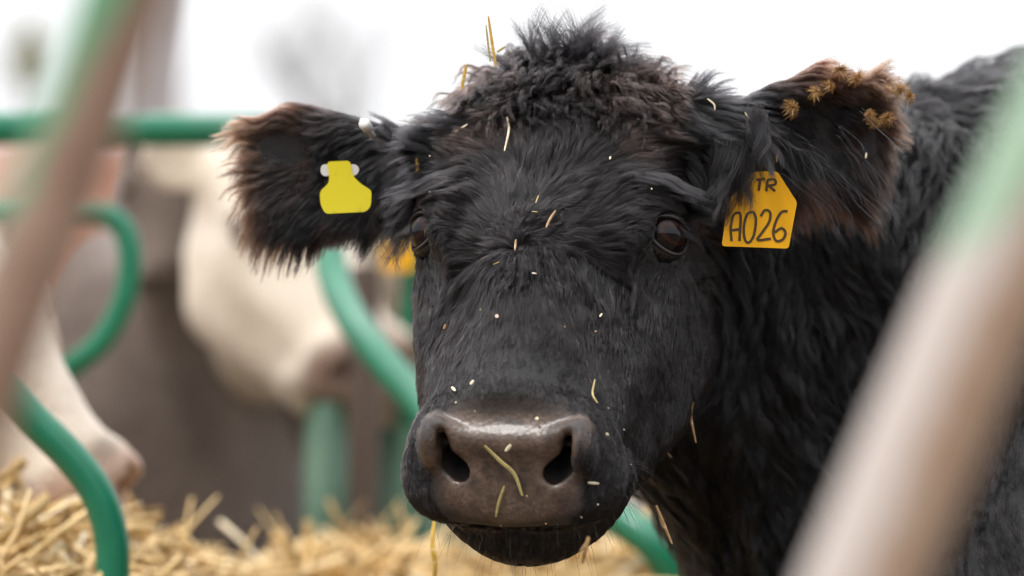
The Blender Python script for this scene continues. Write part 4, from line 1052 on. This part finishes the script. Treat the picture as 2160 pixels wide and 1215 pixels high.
# left: lime tag on its white fastener
yt = .068
fr = tag_frame(730, 400, yt, 0, -4, 0)
pt = ppx([(690, 341), (739, 339), (745, 372), (763, 389), (785, 402), (783, 436), (772, 447), (686, 451), (676, 430), (675, 404), (695, 385), (694, 365)], 730, 400, yt)
lt_ = empty('ear_tag', tuple(P(730, 400, yt)), 'blank lime-yellow bell-shaped ear tag on the ear at the left', 'ear tag')
plate('plate', rounded(pt, .0035), fr, .0018, LIME, lt_, 1.5)
fs_ = [rounded(ppx([(678, 347), (695, 346), (695, 371), (682, 372), (675, 362)], 730, 400, yt), .003), rounded(ppx([(738, 346), (752, 347), (759, 358), (752, 370), (740, 370)], 730, 400, yt), .003)]
for f_ in fs_: plate('fastener_wing', f_, (fr[0] - fr[3] * .0012, fr[1], fr[2], fr[3]), .0016, WHITE, lt_, 0)
# white button on top of the left ear
bt = empty('ear_button', tuple(P(772, 266, .05)), 'small round white plastic button clipped to the top edge of the ear at the left', 'ear button')
stud(P(772, 266, .045), (-.35, -.8, .5), .0052, .0048, WHITE, bt, 'cap'); stud(P(776, 272, .058), (-.35, -.8, .5), .0030, .012, WHITE, bt, 'pin')
# amber tag of the cream cow behind
yt = 2.17
fr = tag_frame(838, 530, yt, 2, 0, 0)
ct = empty('ear_tag', tuple(P(838, 530, yt)), 'blurred amber ear tag of the far cream cow, seen under the black ear', 'ear tag')
plate('plate', rounded(ppx([(806, 500), (868, 498), (880, 568), (806, 572)], 838, 530, yt), .006), fr, .002, ORANGE, ct, .5)
stud(P(838, 508, yt), (0, -1, 0), .010, .004, ORANGE, ct, 'button')
bpy.context.view_layer.update()

# ================================================================== straw stuck to the cow
def hit(px, py, lift=.002):
    """where the line from the lens through (px, py) meets the hide"""
    a = CAM.astype(float); d = nrm(P(px, py, 0) - a); t = D - .5
    for _ in range(90):
        p = a + d * t; s = float(FLD(p[None])[0]); t += max(s * .5, .0004) if s > 0 else 0
        if s < .0008: break
    return a + d * (t - lift)
BIT = {k: straw_mat('straw ' + k, a, b) for k, (a, b) in dict(pale=((.60, .48, .30), (.80, .70, .50)), gold=((.42, .22, .03), (.62, .38, .06)), olive=((.22, .16, .05), (.42, .34, .13)), brown=((.22, .11, .04), (.40, .24, .10)), pink=((.55, .33, .25), (.66, .45, .36))).items()}
rb = np.random.default_rng(21)
def piece(pts, wpx, kind, label, name='straw_piece', lift=.004, cat='straw', group=None, ys=None):
    q = [hit(x, y, lift) for x, y in pts] if ys is None else [P(x, y, yy) for (x, y), yy in zip(pts, ys)]
    if ys is None:
        y_ = [p[1] for p in q]; ym = float(np.median(y_)); q = [p if abs(p[1] - ym) < .03 else P(*xy, ym) for p, xy in zip(q, pts)]
    pth = smooth_path(q, 14) if len(q) > 2 else np.array([q[0] * (1 - t) + q[1] * t for t in np.linspace(0, 1, 5)])
    n = len(pth); t = np.linspace(0, 1, n); w_ = wpx * K * .33 * (.35 + .65 * np.sin(np.clip(t * .9 + .08, 0, 1) * math.pi) ** .5)
    T = unit(np.gradient(pth, axis=0)); sd_ = unit(np.cross(T, [0, -1, .15])); up = np.cross(sd_, T)
    vs = np.stack([pth - sd_ * w_[:, None], pth + up * w_[:, None] * .4, pth + sd_ * w_[:, None], pth - up * w_[:, None] * .4], 1).reshape(-1, 3)
    fs = [(i * 4 + j, i * 4 + (j + 1) % 4, i * 4 + 4 + (j + 1) % 4, i * 4 + 4 + j) for i in range(n - 1) for j in range(4)] + [(3, 2, 1, 0), tuple((n - 1) * 4 + j for j in range(4))]
    o = mesh_obj(name, vs, fs, BIT[kind], smooth=False); at = o.data.attributes.new('tone', 'FLOAT', 'POINT'); at.data.foreach_set('value', np.repeat(rb.uniform(.3, .9, n), 4).astype(np.float32))
    return tag(o, label, cat, group)
piece([(916, 1100), (912, 1150), (918, 1185), (916, 1235)], 15, 'gold', 'golden straw blade hanging from the corner of the mouth at the left', ys=[-.20, -.205, -.205, -.20])
piece([(1242, 1132), (1235, 1160), (1228, 1188)], 13, 'brown', 'short brown stalk stuck to the chin at the right', ys=[-.215, -.215, -.212])
piece([(1240, 1140), (1226, 1160), (1219, 1180)], 5, 'brown', 'thin brown sliver beside the stalk on the chin', ys=[-.215, -.217, -.216])
piece([(1384, 1066), (1400, 1105), (1418, 1148)], 10, 'brown', 'straight tan stalk sticking out under the jaw at the right', ys=[-.05, -.05, -.05])
piece([(1022, 940), (1058, 975), (1085, 1000), (1102, 1046)], 12, 'olive', 'bent olive stalk lying across the middle of the wet nose', lift=.003)
piece([(1078, 938), (1066, 952)], 12, 'pale', 'small pale flake on the nose above the bent stalk', lift=.002)
piece([(1064, 1025), (1052, 1060), (1046, 1090)], 9, 'olive', 'thin olive stalk low on the nose near the lip', lift=.003)
piece([(1462, 850), (1458, 880), (1468, 934)], 8, 'brown', 'curved tan blade on the cheek at the right', lift=.010)
piece([(1070, 247), (1073, 275), (1064, 318)], 7, 'pale', 'long pale straw upright at the middle of the forehead', lift=.015)
piece([(960, 278), (986, 262)], 6, 'pale', 'pale slanted straw on the brow at the left', lift=.015)
piece([(1046, 140), (1038, 90), (1030, 34)], 10, 'gold', 'thick golden stalk standing in the topknot at the left', ys=[.03, .03, .03])
piece([(1034, 130), (1025, 52)], 7, 'olive', 'olive stalk standing beside the golden one in the topknot', ys=[.035, .035])
piece([(1048, 110), (1066, 98)], 9, 'olive', 'short olive stalk lying below the two standing stalks', ys=[.02, .02])
piece([(974, 188), (979, 160), (984, 136)], 12, 'gold', 'small golden leaf on the outline of the forehead at the left', ys=[.05, .05, .05])
piece([(986, 206), (988, 186)], 13, 'pale', 'fat pale chip in the curls at the left of the forehead', lift=.015)
piece([(880, 375), (882, 352), (879, 334)], 14, 'gold', 'orange straw blade at the root of the ear at the left', ys=[.03, .03, .03])
piece([(1492, 208), (1506, 220), (1508, 232)], 6, 'pale', 'hooked pale straw at the root of the ear at the right', ys=[.015, .015, .015])
piece([(1572, 236), (1577, 246), (1580, 256)], 7, 'pale', 'white flake on the ear root above the numbered tag', ys=[.0, .0, .0])
piece([(1640, 318), (1638, 342)], 6, 'brown', 'tiny tan straw in the ear just above the numbered tag', ys=[.0, .0])
piece([(1828, 322), (1826, 334)], 6, 'pale', 'tiny pale straw low on the outer ear at the right', ys=[.02, .02])
piece([(1152, 480), (1160, 462), (1172, 444)], 8, 'brown', 'small rust seed head between the eyes above the whorl', lift=.015)
piece([(1136, 412), (1130, 428)], 5, 'olive', 'fine yellow sliver high between the eyes', lift=.015)
piece([(1088, 505), (1086, 528)], 7, 'brown', 'brown sliver standing in the hair whorl', lift=.02)
piece([(1040, 558), (1054, 552)], 4, 'brown', 'fine tan sliver just left of the hair whorl', lift=.02)
piece([(1122, 576), (1132, 577)], 5, 'pale', 'tiny pale flake just below the hair whorl', lift=.016)
piece([(1122, 446), (1134, 447)], 4, 'olive', 'tiny yellow-green fleck lying above the whorl', lift=.015)
piece([(1046, 664), (1050, 670)], 11, 'pink', 'round pinkish seed on the bridge of the nose', lift=.012)
piece([(936, 694), (940, 684)], 8, 'brown', 'small brown husk on the face below the eye at the left', lift=.010)
piece([(1265, 668), (1270, 661)], 6, 'pale', 'tiny pale seed on the face below the eye at the right', lift=.012)
piece([(953, 816), (960, 824)], 9, 'pale', 'pale chip above the nostril at the left, nearer the outline', lift=.007)
piece([(992, 811), (999, 802)], 8, 'pale', 'pale chip above the nostril at the left, nearer the middle', lift=.007)
piece([(1255, 800), (1250, 830), (1260, 850)], 6, 'olive', 'olive crooked sliver on the face above the nostril at the right', lift=.010)
piece([(1131, 880), (1134, 886)], 11, 'pale', 'round pale crumb just above the nose pad', lift=.006)
piece([(1278, 914), (1284, 918)], 9, 'pale', 'round pale crumb on the lip beside the nostril at the right', lift=.006)
piece([(1240, 1018), (1264, 1020)], 8, 'pale', 'pale flat flake on the upper lip at the right', lift=.006)
piece([(1408, 955), (1417, 966)], 4, 'brown', 'tiny tan sliver low on the cheek at the right', lift=.010)
piece([(1288, 330), (1286, 336)], 6, 'pale', 'tiny pale crumb on the forehead above the eye at the right', lift=.015)
crumbs = 'chaff crumbs scattered over the face'
cr_lab = 'tiny crumb among the chaff specks scattered over the cow'
for (x, y) in ((905, 330), (1082, 190), (1030, 200), (1170, 262), (1180, 110), (905, 405), (1373, 398), (1000, 868), (960, 850), (1255, 700), (1012, 655), (1190, 690), (1315, 905), (1330, 980), (1260, 1065), (1225, 1090), (1110, 1048), (1090, 1010), (1055, 1108), (1150, 1105), (1282, 860), (1345, 250)):
    piece([(x, y), (x + 3, y + rb.uniform(-4, 4))], rb.uniform(3, 7), rb.choice(['pale', 'pale', 'brown', 'olive']), cr_lab, 'crumb', lift=.006 if y > 780 else .014, cat='crumb', group=crumbs)

# burrs on the ear: seed heads of many fine spines round a core
def burr(c, R, label, tone=(.36, .17, .05), seed=0):
    r = np.random.default_rng(seed); n = 230; d = unit(r.normal(0, 1, (n, 3)))
    m = BURR
    L = R * r.uniform(.35, 1.5, n)
    L = L * (1 + .5 * d @ unit(r.normal(0, 1, 3))); d = unit(d * r.uniform(.6, 1.3, 3))
    t = empty('burr', tuple(c), label, 'burr', 'burrs caught in the ear fur')
    o = strand_mesh('spines', np.repeat(np.asarray(c)[None], n, 0) + d * R * .1, d, L, r.uniform(.00012, .00034, n), r.normal(0, .14, n), r.beta(2, 2, n), m, 3, t)
    k = 12; th = np.linspace(0, math.pi, 7); vv = [np.asarray(c) + R * .3 * (1 + .2 * math.sin(5 * q + a * 3)) * np.array([math.sin(a) * math.cos(q), math.sin(a) * math.sin(q), math.cos(a)]) for a in th for q in np.linspace(0, 2 * math.pi, k, endpoint=False)]
    ff = [(i * k + j, i * k + (j + 1) % k, (i + 1) * k + (j + 1) % k, (i + 1) * k + j) for i in range(6) for j in range(k)]
    mesh_obj('core', vv, ff, BURRC, t)
BURR = straw_mat('burr spines', (.22, .085, .02), (.52, .30, .09)); BURRC = Mat('burr core').set(Base_Color=(.10, .045, .018), Roughness=.8).m
for i, (x, y, r_, lab) in enumerate([
        (1772, 146, 16, 'rust burr on the upper rim of the ear'), (1808, 166, 17, 'golden burr right of the middle of the ear near the upper rim'),
        (1752, 180, 13, 'tan burr left of the golden one near the upper rim'), (1722, 192, 14, 'straw-coloured burr, the leftmost of the pale ones in the ear'),
        (1898, 190, 18, 'big golden-brown burr near the tip of the ear'), (1920, 203, 12, 'small pale burr on the very tip of the ear'),
        (1872, 192, 12, 'dull brown burr just left of the big one at the ear tip'), (1874, 246, 15, 'golden burr at the outer edge below the tip of the ear'),
        (1834, 240, 12, 'brown burr left of the golden one below the ear tip'), (1848, 262, 12, 'lowest tan burr on the outer edge of the ear'),
        (1674, 226, 15, 'dark rust burr at the lower left inside the ear'), (1764, 420, 10, 'pale burr on the lower edge of the ear')]):
    q = P(x, y, .012)
    e = FLD(q[None])[0]; q = hit(x, y, .018)
    if q[1] > .2 or q[1] < -.05: q = P(x, y, .03)
    burr(q, r_ * K, lab, seed=i)
